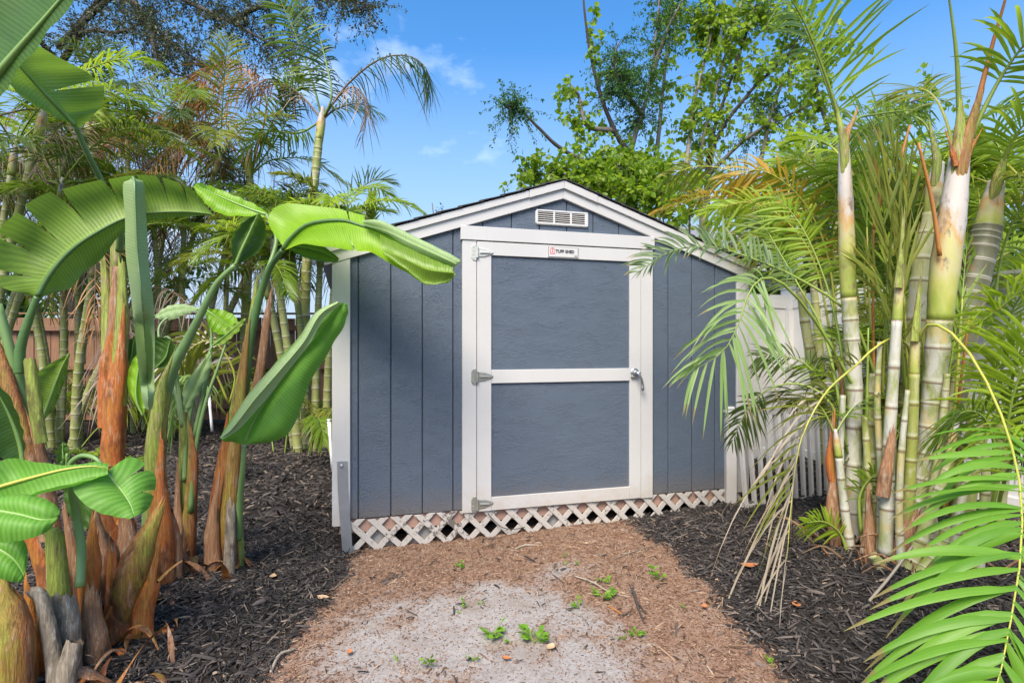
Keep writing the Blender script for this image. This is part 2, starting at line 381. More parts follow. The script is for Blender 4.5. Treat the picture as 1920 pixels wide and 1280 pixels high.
# ------------------------------------------------------------------ shed  (local x along the front, y into the shed, z up)
W, SB, DEEP, APEX, SL = 3.05, .20, 2.45, 2.46, 1 / 3
shed = T('garden_shed', 'slate blue gabled garden shed with white trim and one wide door', 'shed', tuple(SH0), TH)
def roof_z(x): return APEX - SL * abs(x - W / 2)
def sgable(P, drop):
    P = clip(P, -SL, 1, APEX - drop - SL * W / 2); return clip(P, SL, 1, APEX - drop + SL * W / 2)
D0, D1, DZ0, DZ1 = .905, 2.130, .187, 2.000
gr = [0.0] + [.136 + .2032 * k for k in range(15)]; gr = [q for q in gr if q < W - .03] + [W]
front = shed.local('wall', slab(sgable(rect(.01, W - .01, SB + .01, 3), .06), .004, .05, .001), M['backing'], smooth=False)
for a, b_ in zip(gr[:-1], gr[1:]):
    x0, x1 = a + .0035, b_ - .0035
    pieces = []
    if x1 <= .86 or x0 >= 2.17: pieces = [(x0, x1, SB)]
    elif x0 >= .86 and x1 <= 2.17: pieces = [(x0, x1, 2.03)]
    elif x0 < .86: pieces = [(x0, .86, SB), (.861, x1, 2.03)]
    else: pieces = [(x0, 2.17, 2.03), (2.171, x1, SB)]
    for p0, p1, zb in pieces:
        P = sgable(rect(p0, p1, zb, 3), .07)
        if len(P) > 2: shed.local('siding_plank', slab(P, -.006, .02, .003), M['siding'], front, smooth=False)
def sidewall(x, sgn):
    w = shed.local('wall', (np.array([(x + sgn * .004, y, z) for z in (SB + .01, roof_z(0) - .06) for y in (.02, DEEP)]), [(0, 1, 3, 2)], None), M['backing'], smooth=False)
    k = 0
    while k * .2032 < DEEP - .1:
        y0, y1 = .01 + k * .2032, min(.01 + (k + 1) * .2032 - .007, DEEP)
        V, F, uv = slab(rect(y0, y1, SB, roof_z(0) - .05), -.006, .02, .003)
        V = np.stack([x - sgn * V[:, 1] , V[:, 0], V[:, 2]], 1) 
        shed.local('siding_plank', (V, F, uv), M['siding'], w, smooth=False); k += 1
sidewall(0, -1); sidewall(W, 1)
bw = shed.local('wall', box(.0, W, DEEP - .02, DEEP, SB, roof_z(0) - .06), M['siding'], smooth=False)
# corner boards
for x0, x1 in ((-.014, .086), (W - .086, W + .014)):
    shed.local('corner_board', slab(sgable(rect(x0, x1, SB - .035, 3), .128), -.024, -.0065, .003), M['trim'], smooth=False)
shed.local('corner_board', box(-.024, -.006, -.0225, .08, SB - .03, roof_z(0) - .13), M['trim'], smooth=False)
shed.local('corner_board', box(W + .006, W + .024, -.0225, .08, SB - .03, roof_z(0) - .13), M['trim'], smooth=False)
# rake boards, two layers, with the lapped joints near the peak
def rake(side, a, b_, top, bot, yf, yb, name='rake_board', mt='trim'):
    X = lambda q: W / 2 + side * q
    P = [(X(a), roof_z(X(a)) - bot), (X(b_), roof_z(X(b_)) - bot), (X(b_), roof_z(X(b_)) - top), (X(a), roof_z(X(a)) - top)]
    return shed.local(name, slab(P, yf, yb, .002), M[mt], smooth=False)
for s in (-1, 1):
    rake(s, .0006, W / 2 + .07, .012, .128, -.028, -.0068)
    rake(s, .001, .255, .006, .060, -.046, -.0285, 'rake_trim')
    rake(s, .258, W / 2 + .075, .008, .056, -.043, -.0285, 'rake_trim')
# roof
for s in (-1, 1):
    X = lambda q: W / 2 + s * q
    e = W / 2 + .10
    def sl(a, b_, up, dn, y0, y1): 
        P = [(X(a), roof_z(X(a)) + dn), (X(b_), roof_z(X(b_)) + dn), (X(b_), roof_z(X(b_)) + up), (X(a), roof_z(X(a)) + up)]
        return slab(P, y0, y1, .001)
    rf = shed.local('roof', sl(0, e, -.006, -.03, -.027, DEEP + .04), M['trim'], smooth=False)
    k = 0; cw = .145
    while k * cw < e:
        for j in range(9):
            a = k * cw; b_ = min(a + cw + .03, e + .012); y0 = -.055 + j * .29 + (k % 2) * .09 * (j > 0); y1 = min(-.055 + (j + 1) * .29 - .006 + (k % 2) * .09, DEEP + .06)
            P = [(X(a), roof_z(X(a)) + .000), (X(b_), roof_z(X(b_)) + .006), (X(b_), roof_z(X(b_)) + .014), (X(a), roof_z(X(a)) + .005)]
            shed.local('shingle', slab(P, y0, y1, .0008), M['shingle'], rf, smooth=False)
        k += 1
# door casing
shed.local('door_casing', box(D0 - .100, D0 - .004, -.026, -.0065, DZ0 - .004, 2.006), M['trim'], smooth=False)
shed.local('door_casing', box(D1 + .004, D1 + .100, -.026, -.0065, DZ0 - .004, 2.006), M['trim'], smooth=False)
shed.local('door_header', box(D0 - .112, D1 + .112, -.034, -.0068, 2.0075, 2.100), M['trim'], smooth=False)
shed.local('door_gap_shade', box(D0 - .02, D1 + .02, -.004, -.0005, DZ0, 2.03), M['dark'], smooth=False)  # thin black sheet that paints the shade around the door leaf
# door
door = shed.local('door', box(D0 + .03, D1 - .03, -.012, -.0042, DZ0 + .02, DZ1 - .02, .001), M['backing'], smooth=False)
st, sr = .098, .090
shed.local('door_stile', box(D0, D0 + st, -.030, -.0045, DZ0, DZ1 - .0915), M['trim'], door, smooth=False)
shed.local('door_stile', box(D1 - sr, D1, -.030, -.0045, DZ0 + .0015, DZ1 - .0915), M['trim'], door, smooth=False)
shed.local('door_rail', box(D0, D1, -.030, -.0045, DZ1 - .090, DZ1), M['trim'], door, smooth=False)
shed.local('door_rail', box(D0 + st + .001, D1 - sr - .001, -.0296, -.0045, 1.046, 1.137), M['trim'], door, smooth=False)
shed.local('door_rail', box(D0 + st + .001, D1 - sr - .001, -.0296, -.0045, DZ0 + .0015, .277), M['trim'], door, smooth=False)
shed.local('door_panel', box(D0 + st - .01, D1 - sr + .01, -.0165, -.0125, 1.13, DZ1 - .08, .001), M['siding'], door, smooth=False)
shed.local('door_panel', box(D0 + st - .01, D1 - sr + .01, -.0165, -.0125, .27, 1.05, .001), M['siding'], door, smooth=False)
def disc(cx, cz, rx, rz, n=14, a0=0): return [(cx + rx * cos(a0 + 2 * pi * k / n), cz + rz * sin(a0 + 2 * pi * k / n)) for k in range(n)]
for z, mt in ((1.925, 'hinge_painted'), (1.092, 'hinge'), (.237, 'hinge')):
    h = shed.local('hinge', slab([(D0 - .040, z - .035), (D0 - .030, z - .052), (D0 - .004, z - .056), (D0 - .004, z + .056), (D0 - .030, z + .052), (D0 - .040, z + .035)], -.0315, -.0262, .002), M[mt], door, smooth=False)
    P = np.array([(D0 + .0, z - .034), (D0 + .05, z - .030), (D0 + .09, z - .017), (D0 + .112, z - .004), (D0 + .112, z + .006), (D0 + .09, z + .017), (D0 + .05, z + .030), (D0, z + .034)])
    V, F, uv = slab(P, -.037, -.0302, .006)
    Vs, Fs, us = tube([(D0 - .002, -.040, z - .036), (D0 - .002, -.040, z + .036)], [.0085, .0085], 10)
    P2 = [(D0 + .012, z - .012), (D0 + .075, z - .009), (D0 + .095, z - .002), (D0 + .075, z + .006), (D0 + .012, z + .012)]
    st2 = slab(P2, -.046, -.036, .008)
    scw = [slab(disc(D0 - .026, z + q, .005, .005, 8), -.034, -.031, .001) for q in (-.036, -.012, .012, .036)] + [slab(disc(D0 + .098, z + .001, .005, .005, 8), -.0395, -.036, .001)]
    V2 = join([(V, F, uv), (Vs, Fs, us), st2] + scw)
    shed.local('hinge_strap', V2, M[mt], door, smooth=False)
hz = 1.105; hx = D1 - .052
hd = shed.local('door_handle', join([slab(disc(hx, hz, .034, .034, 20), -.040, -.0302, .006), slab(disc(hx, hz, .019, .019, 16), -.060, -.0399, .003)]), M['galv'], door, smooth=False)
shed.local('lever', tube([(hx, -.052, hz + .004), (hx + .006, -.075, hz - .004), (hx + .022, -.082, hz - .035), (hx + .040, -.074, hz - .080), (hx + .043, -.070, hz - .112), (hx + .043, -.068, hz - .132)], [.011, .010, .008, .009, .013, .005], 10, 26, flat=1.2), M['galv'], hd.parent)
shed.local('keyhole', slab(disc(hx + .026, hz - .001, .010, .010, 12), -.0632, -.0399, .002), M['galv'], door, smooth=False)
shed.local('latch_plate', slab(rect(hx - .034, hx + .010, hz - .036, hz - .026), -.050, -.0302, .002), M['hinge'], door, smooth=False)
# gable vent
va, vb, vz0, vz1 = 1.323, 1.721, 2.142, 2.248
vent = shed.local('gable_vent', slab([(va + .012, vz0), (vb - .012, vz0), (vb, vz0 + .014), (vb, vz1 - .014), (vb - .012, vz1), (va + .012, vz1), (va, vz1 - .014), (va, vz0 + .014)], -.014, -.0065, .002), M['vent'], smooth=False)
gw = (vb - va - .06) / 3
for k in range(3):
    x0 = va + .016 + k * (gw + .014); x1 = x0 + gw
    shed.local('vent_shade', box(x0, x1, -.0150, -.0142, vz0 + .014, vz1 - .014, .0003), M['dark'], vent, smooth=False)  # black sheet in place of the shade between the louvers
    for j in range(6):
        z = vz0 + .0165 + j * .0136
        V = np.array([(x0, -.0152, z + .0045), (x1, -.0152, z + .0045), (x1, -.0215, z), (x0, -.0215, z), (x0, -.0152, z - .001), (x1, -.0152, z - .001)])
        shed.local('louver', (V, [(0, 3, 2, 1), (3, 4, 5, 2), (0, 4, 3), (1, 2, 5)], None), M['vent'], vent, smooth=False)
    shed.local('vent_bar', box(x0 - .014, x0, -.0225, -.0142, vz0 + .012, vz1 - .012), M['vent'], vent, smooth=False)
for z0, z1 in ((vz0 + .003, vz0 + .0135), (vz1 - .0135, vz1 - .003)):
    shed.local('vent_bar', box(va + .006, vb - .006, -.0228, -.0142, z0, z1), M['vent'], vent, smooth=False)
shed.local('vent_bar', box(vb - .030, vb - .006, -.0225, -.0142, vz0 + .0137, vz1 - .0137), M['vent'], vent, smooth=False)
# name plate
pa, pb, pz0, pz1 = 1.407, 1.637, 1.915, 1.992
plate = shed.local('name_plate', box(pa, pb, -.0335, -.0302, pz0, pz1, .001), M['sign'], smooth=False)
for q in (box(pa + .003, pb - .003, -.0342, -.0332, pz0 + .0025, pz0 + .0055, .0002), box(pa + .003, pa + .006, -.0342, -.0332, pz0 + .0056, pz1 - .003, .0002),
          box(pb - .006, pb - .003, -.0342, -.0332, pz0 + .0056, pz1 - .003, .0002), box(pa + .0061, pb - .0061, -.0342, -.0332, pz1 - .0045, pz1 - .003, .0002)):
    shed.local('plate_border', q, M['black'], plate, smooth=False)
def text(s, x, z, size, y, m, parent, sx=1.0):
    cu = bpy.data.curves.new('lettering', 'FONT'); cu.body = s; cu.size = size; cu.extrude = .0004; cu.offset = size * .045; cu.resolution_u = 3; cu.space_character = 1.05
    t = bpy.data.objects.new('tmp', cu); col.objects.link(t); bpy.context.view_layer.update()
    me = bpy.data.meshes.new_from_object(t.evaluated_get(bpy.context.evaluated_depsgraph_get())); bpy.data.objects.remove(t)
    o = bpy.data.objects.new('lettering', me); col.objects.link(o); me.materials.clear(); me.materials.append(m); o.parent = parent
    o.rotation_euler = (R(90), 0, 0); o.location = (x, y, z); o.scale = (sx, 1, 1); return o
text('TUFF SHED', pa + .057, pz0 + .034, .0300, -.0345, M['black'], plate, .90)
# little red house mark in a rounded square
lx, lz = pa + .034, pz0 + .046
red = [box(lx - .018, lx + .018, -.0345, -.0334, lz - .022, lz - .017, .0002), box(lx - .018, lx - .014, -.0345, -.0334, lz - .0169, lz + .012, .0002), box(lx + .014, lx + .018, -.0345, -.0334, lz - .0169, lz + .012, .0002),
       slab([(lx - .018, lz + .0121), (lx - .012, lz + .0121), (lx, lz + .019), (lx, lz + .0245)], -.0345, -.0334, .0002), slab([(lx + .012, lz + .0121), (lx + .018, lz + .0121), (lx, lz + .0245), (lx, lz + .0191)], -.0345, -.0334, .0002),
       box(lx - .008, lx + .008, -.0345, -.0334, lz - .010, lz - .006, .0002), box(lx - .0015, lx + .0015, -.0345, -.0334, lz - .0059, lz + .008, .0002), slab(disc(lx, lz + .010, .005, .005, 10), -.0345, -.0334, .0002)]
shed.local('red_emblem', join(red), M['red'], plate, smooth=False)
shed.local('small_print', join([slab(disc(pb - .022, pz0 + .015, .009, .006, 12), -.0345, -.0334, .0002), box(pb - .032, pb - .012, -.0345, -.0334, pz0 + .0135, pz0 + .0165, .0002)]), M['hinge'], plate, smooth=False)
# skirt: skid timber, a black panel painting the shade below the floor, blocks and diagonal lattice slats
shed.local('skid', box(.02, W - .02, .012, .06, .105, .196, .003), M['skid'], smooth=False)
shed.local('crawl_shade_panel', box(.02, W - .02, .45, .50, -.15, .19, .001), M['dark'], smooth=False)
for x in (.20, .46, 1.42):
    shed.local('foundation_block', box(x, x + .16, .03, .22, -.10, .104, .006), M['block'], smooth=False)
def gl(x):
    w = SH0[:2] + np.array([cos(TH), sin(TH)]) * x; return float(gz(w[0], w[1]))
per, hw = .150, .0185
rl = np.random.default_rng(3)
for fam in (-1, 1):
    for k in range(-2, 24):
        xc = k * per + .03 + (0 if fam < 0 else .0)
        d = np.array([fam * .7071, .7071]); nn = np.array([-d[1], d[0]]); c0 = np.array([xc, .075])
        j = rl.normal(0, .002)
        P = [tuple(c0 + d * a + nn * b_) for a, b_ in ((-.26, -hw + j), (.26, -hw), (.26, hw), (-.26, hw + j))]
        P = clip(P, 0, 1, .199 + rl.uniform(-.008, 0)); P = clip(P, -1, 0, -.062); P = clip(P, 1, 0, W - .015)
        zlow = gl(min(max(xc, 0), W)) - .03
        P = clip(P, 0, -1, -zlow)
        if len(P) >= 3 and max(p[0] for p in P) - min(p[0] for p in P) > .02:
            y = -.009 if fam < 0 else -.0002 - .002
            shed.local('lattice_slat', slab(P, y - .006 if fam > 0 else y - .0062, y + (.0005 if fam > 0 else .0002), .001), M['lattice'], smooth=False)
# steel tie-down strap with its bolt
sv, zz = [], [(.006, .575, -.0265), (.010, .40, -.028), (.022, .22, -.032), (.032, .10, -.036), (.042, gl(.04) - .05, -.038)]
for x, z, y in zz: sv += [(x, y, z), (x + .062, y, z), (x + .062, y - .004, z), (x, y - .004, z)]
sf = []
for k in range(len(zz) - 1):
    for q in range(4): sf.append((k * 4 + q, k * 4 + (q + 1) % 4, k * 4 + 4 + (q + 1) % 4, k * 4 + 4 + q))
sf += [(0, 3, 2, 1)]
strap = T('tie_down_strap', 'grey galvanised steel tie-down strap bolted over the white corner board of the shed', 'metal strap', tuple(SH0), TH)
so = strap.local('strap', (np.array(sv), sf, None), M['galv'], smooth=False)
strap.local('bolt', join([slab(disc(.034, .545, .013, .013, 14), -.036, -.0302, .003), slab(disc(.034, .545, .009, .009, 6), -.041, -.0358, .002)]), M['galv'], so, smooth=False)

# ------------------------------------------------------------------ fences
fence = T('wood_fence', 'reddish brown cedar board fence behind the banana plants', 'fence', (-6, 9.9, 0))
x = -11.5; k = 0
while x < -1.2:
    w_ = .138 + rng.uniform(-.004, .004); h = 1.80 + rng.uniform(-.015, .015)
    yv = 9.93 + .018 * (x + 6) + rng.uniform(-.004, .004); zb = gz(x, 9.9)
    V, F, uv = box(x, x + w_, yv, yv + .018, zb + .03, zb + h, .003)
    fence.world('board', (V, F, uv), M['fence'], smooth=False); x += w_ + .008; k += 1
for z in (.28, .95, 1.62):
    for xa in (-11.5, -9.1, -6.7, -4.3):
        yv = 9.885 + .018 * (xa + 6); zb = gz(xa, 9.9)
        fence.world('rail', box(xa, xa + 2.385, yv - .03, yv + .012, zb + z - .045, zb + z + .045, .004), M['fence'], smooth=False)
fence.world('cap_rail', box(-11.5, -1.2, 9.86, 9.99, 1.845, 1.875, .004), M['fence'], smooth=False)
# white vinyl privacy fence along the side boundary, and across behind the shed
vf0 = np.array([3.72, 3.60]); vdir = np.array([-sin(TH), cos(TH)]); LEN = 3.5
vang = math.atan2(vdir[1], vdir[0])
def vinyl(label, p0, ang, secs, sec=1.75):
    t = T('vinyl_fence', label, 'fence', (p0[0], p0[1], 0), ang)
    for k in range(secs):
        x0 = k * sec
        pz = .08
        t.local('fence_post', box(x0 - .065, x0 + .065, -.065, .065, -.1, 1.90, .006), M['vinyl'], smooth=False)
        t.local('post_cap', join([box(x0 - .075, x0 + .075, -.075, .075, 1.9005, 1.925, .006), box(x0 - .045, x0 + .045, -.045, .045, 1.9255, 1.95, .012)]), M['vinyl'], smooth=False)
        t.local('top_rail', box(x0 + .066, x0 + sec - .066, -.022, .022, 1.70, 1.84, .006), M['vinyl'], smooth=False)
        t.local('bottom_rail', box(x0 + .066, x0 + sec - .066, -.022, .022, .10, .22, .006), M['vinyl'], smooth=False)
        w_ = (sec - .134) / 10
        for j in range(10):
            a = x0 + .067 + j * w_
            t.local('fence_panel', box(a + .001, a + w_ - .001, -.010, .010, .2205, 1.6995, .005), M['vinyl'], smooth=False)
    t.local('fence_post', box(secs * sec - .065, secs * sec + .065, -.065, .065, -.1, 1.90, .006), M['vinyl'], smooth=False)
    return t
vinyl('tall white vinyl privacy fence behind the cane palms beside the shed', vf0 - vdir * 1.6, vang, 4)
e = vf0 + vdir * 2.62
vinyl('white vinyl fence panel crossing the gap between shed and boundary', e, R(180) + TH, 1, 1.5)
# white picket panel leaning against the end of the shed
pk = T('picket_panel', 'white wooden baluster panel leaning beside the shed corner', 'railing', (1.80, 4.30, .10), 0)
A0, A1 = at(1379, 776, 4.36), at(1548, 757, 4.72); B0, B1 = at(1393, 952, 4.22), at(1553, 932, 4.58)
def bar(p, q, w_, d, up=(0, 0, 1)):
    p, q = np.array(p, float), np.array(q, float); t = nrm(q - p); s = nrm(np.cross(t, up)); u = np.cross(s, t)
    V = [x + s * a * d / 2 + u * b_ * w_ / 2 for x in (p, q) for a, b_ in ((-1, -1), (1, -1), (1, 1), (-1, 1))]
    return np.array(V), [(0, 1, 2, 3), (7, 6, 5, 4), (0, 4, 5, 1), (1, 5, 6, 2), (2, 6, 7, 3), (3, 7, 4, 0)], None
pk.world('handrail', bar(A0 + (A0 - A1) * .02, A1, .062, .07), M['trim'], smooth=False)
pk.world('bottom_rail', bar(B0 + (B1 - B0) * .0, B1, .055, .06), M['trim'], smooth=False)
fwd = np.array([0, -.04, 0])
for k in range(11):
    f = (k + .25) / 10.6
    p, q = A0 + (A1 - A0) * f, B0 + (B1 - B0) * f
    pk.world('baluster', bar(p + fwd * .5, q + (q - p) * (.03 if k < 8 else 0) + fwd * .5, .023, .030, (1, .3, 0)), M['trim'], smooth=False)
pt = np.array([A0[0] - .035, A0[1] + .02, 0])
pk.world('newel_post', join([box(pt[0] - .04, pt[0] + .04, pt[1] - .04, pt[1] + .04, .02, A0[2] + .01, .004), box(pt[0] - .05, pt[0] + .05, pt[1] - .05, pt[1] + .05, A0[2] + .0105, A0[2] + .028, .004), box(pt[0] - .03, pt[0] + .03, pt[1] - .03, pt[1] + .03, A0[2] + .0285, A0[2] + .055, .01)]), M['trim'], smooth=False)
# ------------------------------------------------------------------ plant materials
M['ban_mid'] = leafmat('banana_leaf_mid', (.11, .19, .024), (.18, .29, .036), (.30, .52, .06), .30, .38, 17)
M['ban_dark'] = leafmat('banana_leaf_dark', (.045, .10, .018), (.065, .135, .024), (.16, .30, .03), .30, .42, 17)
M['ban_lime'] = leafmat('banana_leaf_lime', (.15, .34, .018), (.24, .44, .022), (.52, .86, .03), .46, .40, 15)
M['ban_pale'] = leafmat('banana_leaf_pale', (.24, .36, .15), (.32, .44, .20), (.38, .54, .18), .25, .55, 17, vk=.22)
M['ban_bright'] = leafmat('banana_leaf_bright', (.085, .235, .030), (.14, .32, .045), (.18, .55, .05), .32, .48, 15, spec=.28)
M['midrib'] = plain('leaf_midrib', (.20, .33, .085), .4, var=.2, scale=9)
M['midrib_dark'] = plain('leaf_midrib_dark', (.075, .16, .045), .4, var=.2, scale=9)
M['petiole'] = plain('petiole_green', (.16, .27, .09), .4, var=.25, scale=7)
def sheathmat(name, g, br, dry, lo, hi):
    m, n, b, o = mat(name)
    sx = N(n, 'ShaderNodeSeparateXYZ'); t = N(n, 'ShaderNodeTexCoord'); n.links.new(t.outputs['UV'], sx.inputs[0])
    v = coord(n, 'Object', (1, 1, .25)); st = noise(n, v, 45, 5, .7); bl = noise(n, coord(n, 'Object', (1, 1, .5)), 9, 4, .6)
    edge = math_(n, 'ABSOLUTE', math_(n, 'SUBTRACT', sx.outputs[0], .5))
    f = math_(n, 'ADD', math_(n, 'ADD', math_(n, 'MULTIPLY', edge, .9), math_(n, 'MULTIPLY', bl, .9)), math_(n, 'MULTIPLY', st, .25))
    c = mixc(n, ramp(n, f, [(lo, 0.), (hi, 1.)]), g, br)
    c = mixc(n, ramp(n, math_(n, 'ADD', st, math_(n, 'MULTIPLY', bl, .5)), [(.78, 0.), (.95, 1.)]), c, dry)
    c = mixc(n, ramp(n, noise(n, coord(n, 'Object', (1, 1, .3)), 34, 5, .75), [(.60, 0.), (.74, .45)]), c, tuple(x * .25 for x in br))
    c = mixc(n, ramp(n, noise(n, coord(n, 'Object', (1, 1, .15)), 60, 3, .7), [(.58, 0.), (.68, .7)]), c, tuple(x * .35 for x in br))
    dk = noise(n, coord(n, 'Object', (1, 1, .45)), 7.5, 5, .7)
    c = mixc(n, ramp(n, dk, [(.53, 0.), (.64, .8)]), c, tuple(x * .16 + .006 for x in br))
    fib = noise(n, coord(n, 'Object', (1, 1, .06)), 130, 3, .7)
    c = mixc(n, ramp(n, fib, [(.45, .45), (.60, 0.)]), c, tuple(x * .3 for x in br))
    c = mixc(n, ramp(n, math_(n, 'ADD', sx.outputs[1], math_(n, 'MULTIPLY', st, .14)), [(1.0, 0.), (1.06, .85)]), c, dry)
    n.links.new(c, b.inputs['Base Color']); b.inputs['Roughness'].default_value = .62; bump(n, b, math_(n, 'ADD', st, fib), .6, .008); return m
M['sh_orange'] = sheathmat('sheath_orange', (.34, .22, .03), (.50, .135, .025), (.52, .33, .18), .35, .75)
M['sh_green'] = sheathmat('sheath_green', (.30, .38, .06), (.30, .20, .05), (.42, .33, .18), .75, 1.15)
M['sh_olive'] = sheathmat('sheath_olive', (.27, .29, .04), (.36, .115, .03), (.44, .28, .16), .45, .85)
M['sh_dry'] = sheathmat('sheath_dry', (.40, .25, .14), (.34, .15, .065), (.52, .42, .31), .3, .9)
M['sh_grey'] = sheathmat('sheath_grey', (.36, .32, .25), (.26, .21, .15), (.50, .46, .40), .3, .9)
def canemat(name, c1, c2, c3, ringc=(.14, .075, .045)):
    m, n, b, o = mat(name)
    sx = N(n, 'ShaderNodeSeparateXYZ'); t = N(n, 'ShaderNodeTexCoord'); n.links.new(t.outputs['UV'], sx.inputs[0])
    fr = math_(n, 'FRACT', sx.outputs[1])
    v = coord(n, 'Object', (1, 1, .35)); bl = noise(n, v, 14, 4, .65); st = noise(n, coord(n, 'Object', (1, 1, .12)), 70, 4, .7)
    c = mixc(n, ramp(n, math_(n, 'ADD', bl, math_(n, 'MULTIPLY', math_(n, 'SUBTRACT', objrand(n), .5), .2)), [(.40, 0.), (.60, 1.)]), c1, c2)
    c = mixc(n, ramp(n, noise(n, coord(n, 'Object', (1, 1, .6)), 8, 3), [(.56, 0.), (.66, .85)]), c, c3)
    c = mixc(n, ramp(n, st, [(.58, 0.), (.72, .55)]), c, (.10, .085, .055))
    c = mixc(n, ramp(n, fr, [(0.0, .8), (.025, .8), (.05, 0.), (.955, 0.), (.98, .6), (1.0, .8)]), c, ringc)
    c = mixc(n, ramp(n, fr, [(.07, 0.), (.10, .55), (.20, 0.)]), c, (.62, .60, .54))
    n.links.new(c, b.inputs['Base Color']); b.inputs['Roughness'].default_value = .55
    bump(n, b, st, .12, .003); return m
M['cane_white'] = canemat('cane_whitish', (.25, .28, .09), (.47, .46, .39), (.46, .37, .15))
M['cane_green'] = canemat('cane_green', (.26, .29, .06), (.42, .41, .20), (.50, .47, .36))
M['cane_dark'] = canemat('cane_dark_ringed', (.07, .085, .04), (.13, .13, .07), (.22, .11, .06), (.40, .37, .31))
M['cane_far'] = canemat('cane_far', (.24, .28, .07), (.34, .36, .13), (.40, .38, .24))
m, n, b, o = mat('crownshaft'); M['shaft'] = m
sx = N(n, 'ShaderNodeSeparateXYZ'); t_ = N(n, 'ShaderNodeTexCoord'); n.links.new(t_.outputs['UV'], sx.inputs[0])
bl = noise(n, coord(n, 'Object', (1, 1, .4)), 9, 5, .65); st = noise(n, coord(n, 'Object', (1, 1, .1)), 80, 4, .7)
f = math_(n, 'ADD', sx.outputs[1], math_(n, 'MULTIPLY', math_(n, 'SUBTRACT', bl, .5), 1.1))
c = ramp(n, f, [(0.0, (.26, .32, .05)), (.25, (.40, .40, .10)), (.42, (.46, .42, .20)), (.55, (.48, .30, .10)), (.70, (.48, .44, .39)), (1.0, (.54, .50, .46))])
c = mixc(n, ramp(n, noise(n, coord(n, 'Object', (1, 1, .45)), 16, 5, .65), [(.55, 0.), (.66, .8)]), c, (.15, .09, .065))
n.links.new(c, b.inputs['Base Color']); b.inputs['Roughness'].default_value = .5; bump(n, b, st, .2, .004)
G = lambda nme, a, b_, t, tf=.35, **k: leafmat(nme, a, b_, t, tf, .42, **k)
M['fr_green'] = G('frond_green', (.085, .155, .014), (.17, .27, .022), (.36, .54, .045))
M['fr_lime'] = G('frond_lime', (.17, .29, .018), (.31, .43, .030), (.62, .82, .05), .4)
M['fr_near'] = G('frond_near_green', (.085, .235, .018), (.17, .36, .035), (.36, .66, .05), .36)
M['fr_dark'] = G('frond_dark', (.040, .075, .012), (.085, .125, .018), (.17, .26, .035), .3)
M['fr_olive'] = G('frond_olive', (.11, .16, .02), (.26, .28, .04), (.45, .50, .06), .35)
M['fr_yellow'] = G('frond_yellow', (.30, .28, .025), (.50, .28, .03), (.75, .55, .06), .35)
M['fr_grey'] = G('frond_greygreen', (.10, .17, .06), (.20, .28, .12), (.30, .45, .15), .3)
M['fr_sage'] = G('frond_pale_green', (.17, .29, .085), (.27, .40, .13), (.40, .62, .16), .35)
M['fr_dead'] = G('frond_dead', (.17, .115, .07), (.36, .27, .20), (.34, .24, .15), .2)
M['fr_rust'] = G('frond_rust', (.20, .075, .02), (.40, .19, .055), (.50, .25, .06), .25)
M['fr_straw'] = G('frond_straw', (.40, .33, .22), (.58, .50, .40), (.55, .46, .32), .25)
M['rachis'] = plain('rachis_green', (.22, .30, .05), .4, var=.3)
M['rachis_y'] = plain('rachis_yellow', (.42, .42, .07), .4, var=.2)
M['rachis_o'] = plain('rachis_orange', (.40, .16, .035), .5, var=.35, scale=12)
M['rachis_d'] = plain('rachis_brown', (.17, .11, .06), .6, var=.3)
M['bark'] = plain('grey_bark', (.17, .15, .13), .9, var=.4, scale=16, bmp=.7, bscale=40)
M['bark_dark'] = plain('dark_bark', (.065, .055, .05), .9, var=.4, scale=16, bmp=.7, bscale=40)
M['bark_pale'] = plain('pale_bark', (.34, .29, .23), .85, var=.3, scale=14, bmp=.4, bscale=40)
M['lf_heart'] = leafmat('heart_leaf', (.11, .21, .015), (.26, .38, .028), (.52, .74, .05), .45, .4)
M['lf_small'] = leafmat('small_leaf', (.035, .105, .018), (.075, .18, .03), (.16, .38, .06), .35, .4)
M['lf_oak'] = leafmat('oak_leaf', (.035, .055, .022), (.085, .105, .045), (.13, .17, .05), .25, .45)
M['lf_shrub'] = leafmat('shrub_leaf', (.03, .085, .015), (.075, .17, .025), (.16, .34, .05), .35, .4)
M['lf_weed'] = leafmat('weed_leaf', (.13, .30, .025), (.22, .42, .04), (.40, .70, .08), .4, .45)

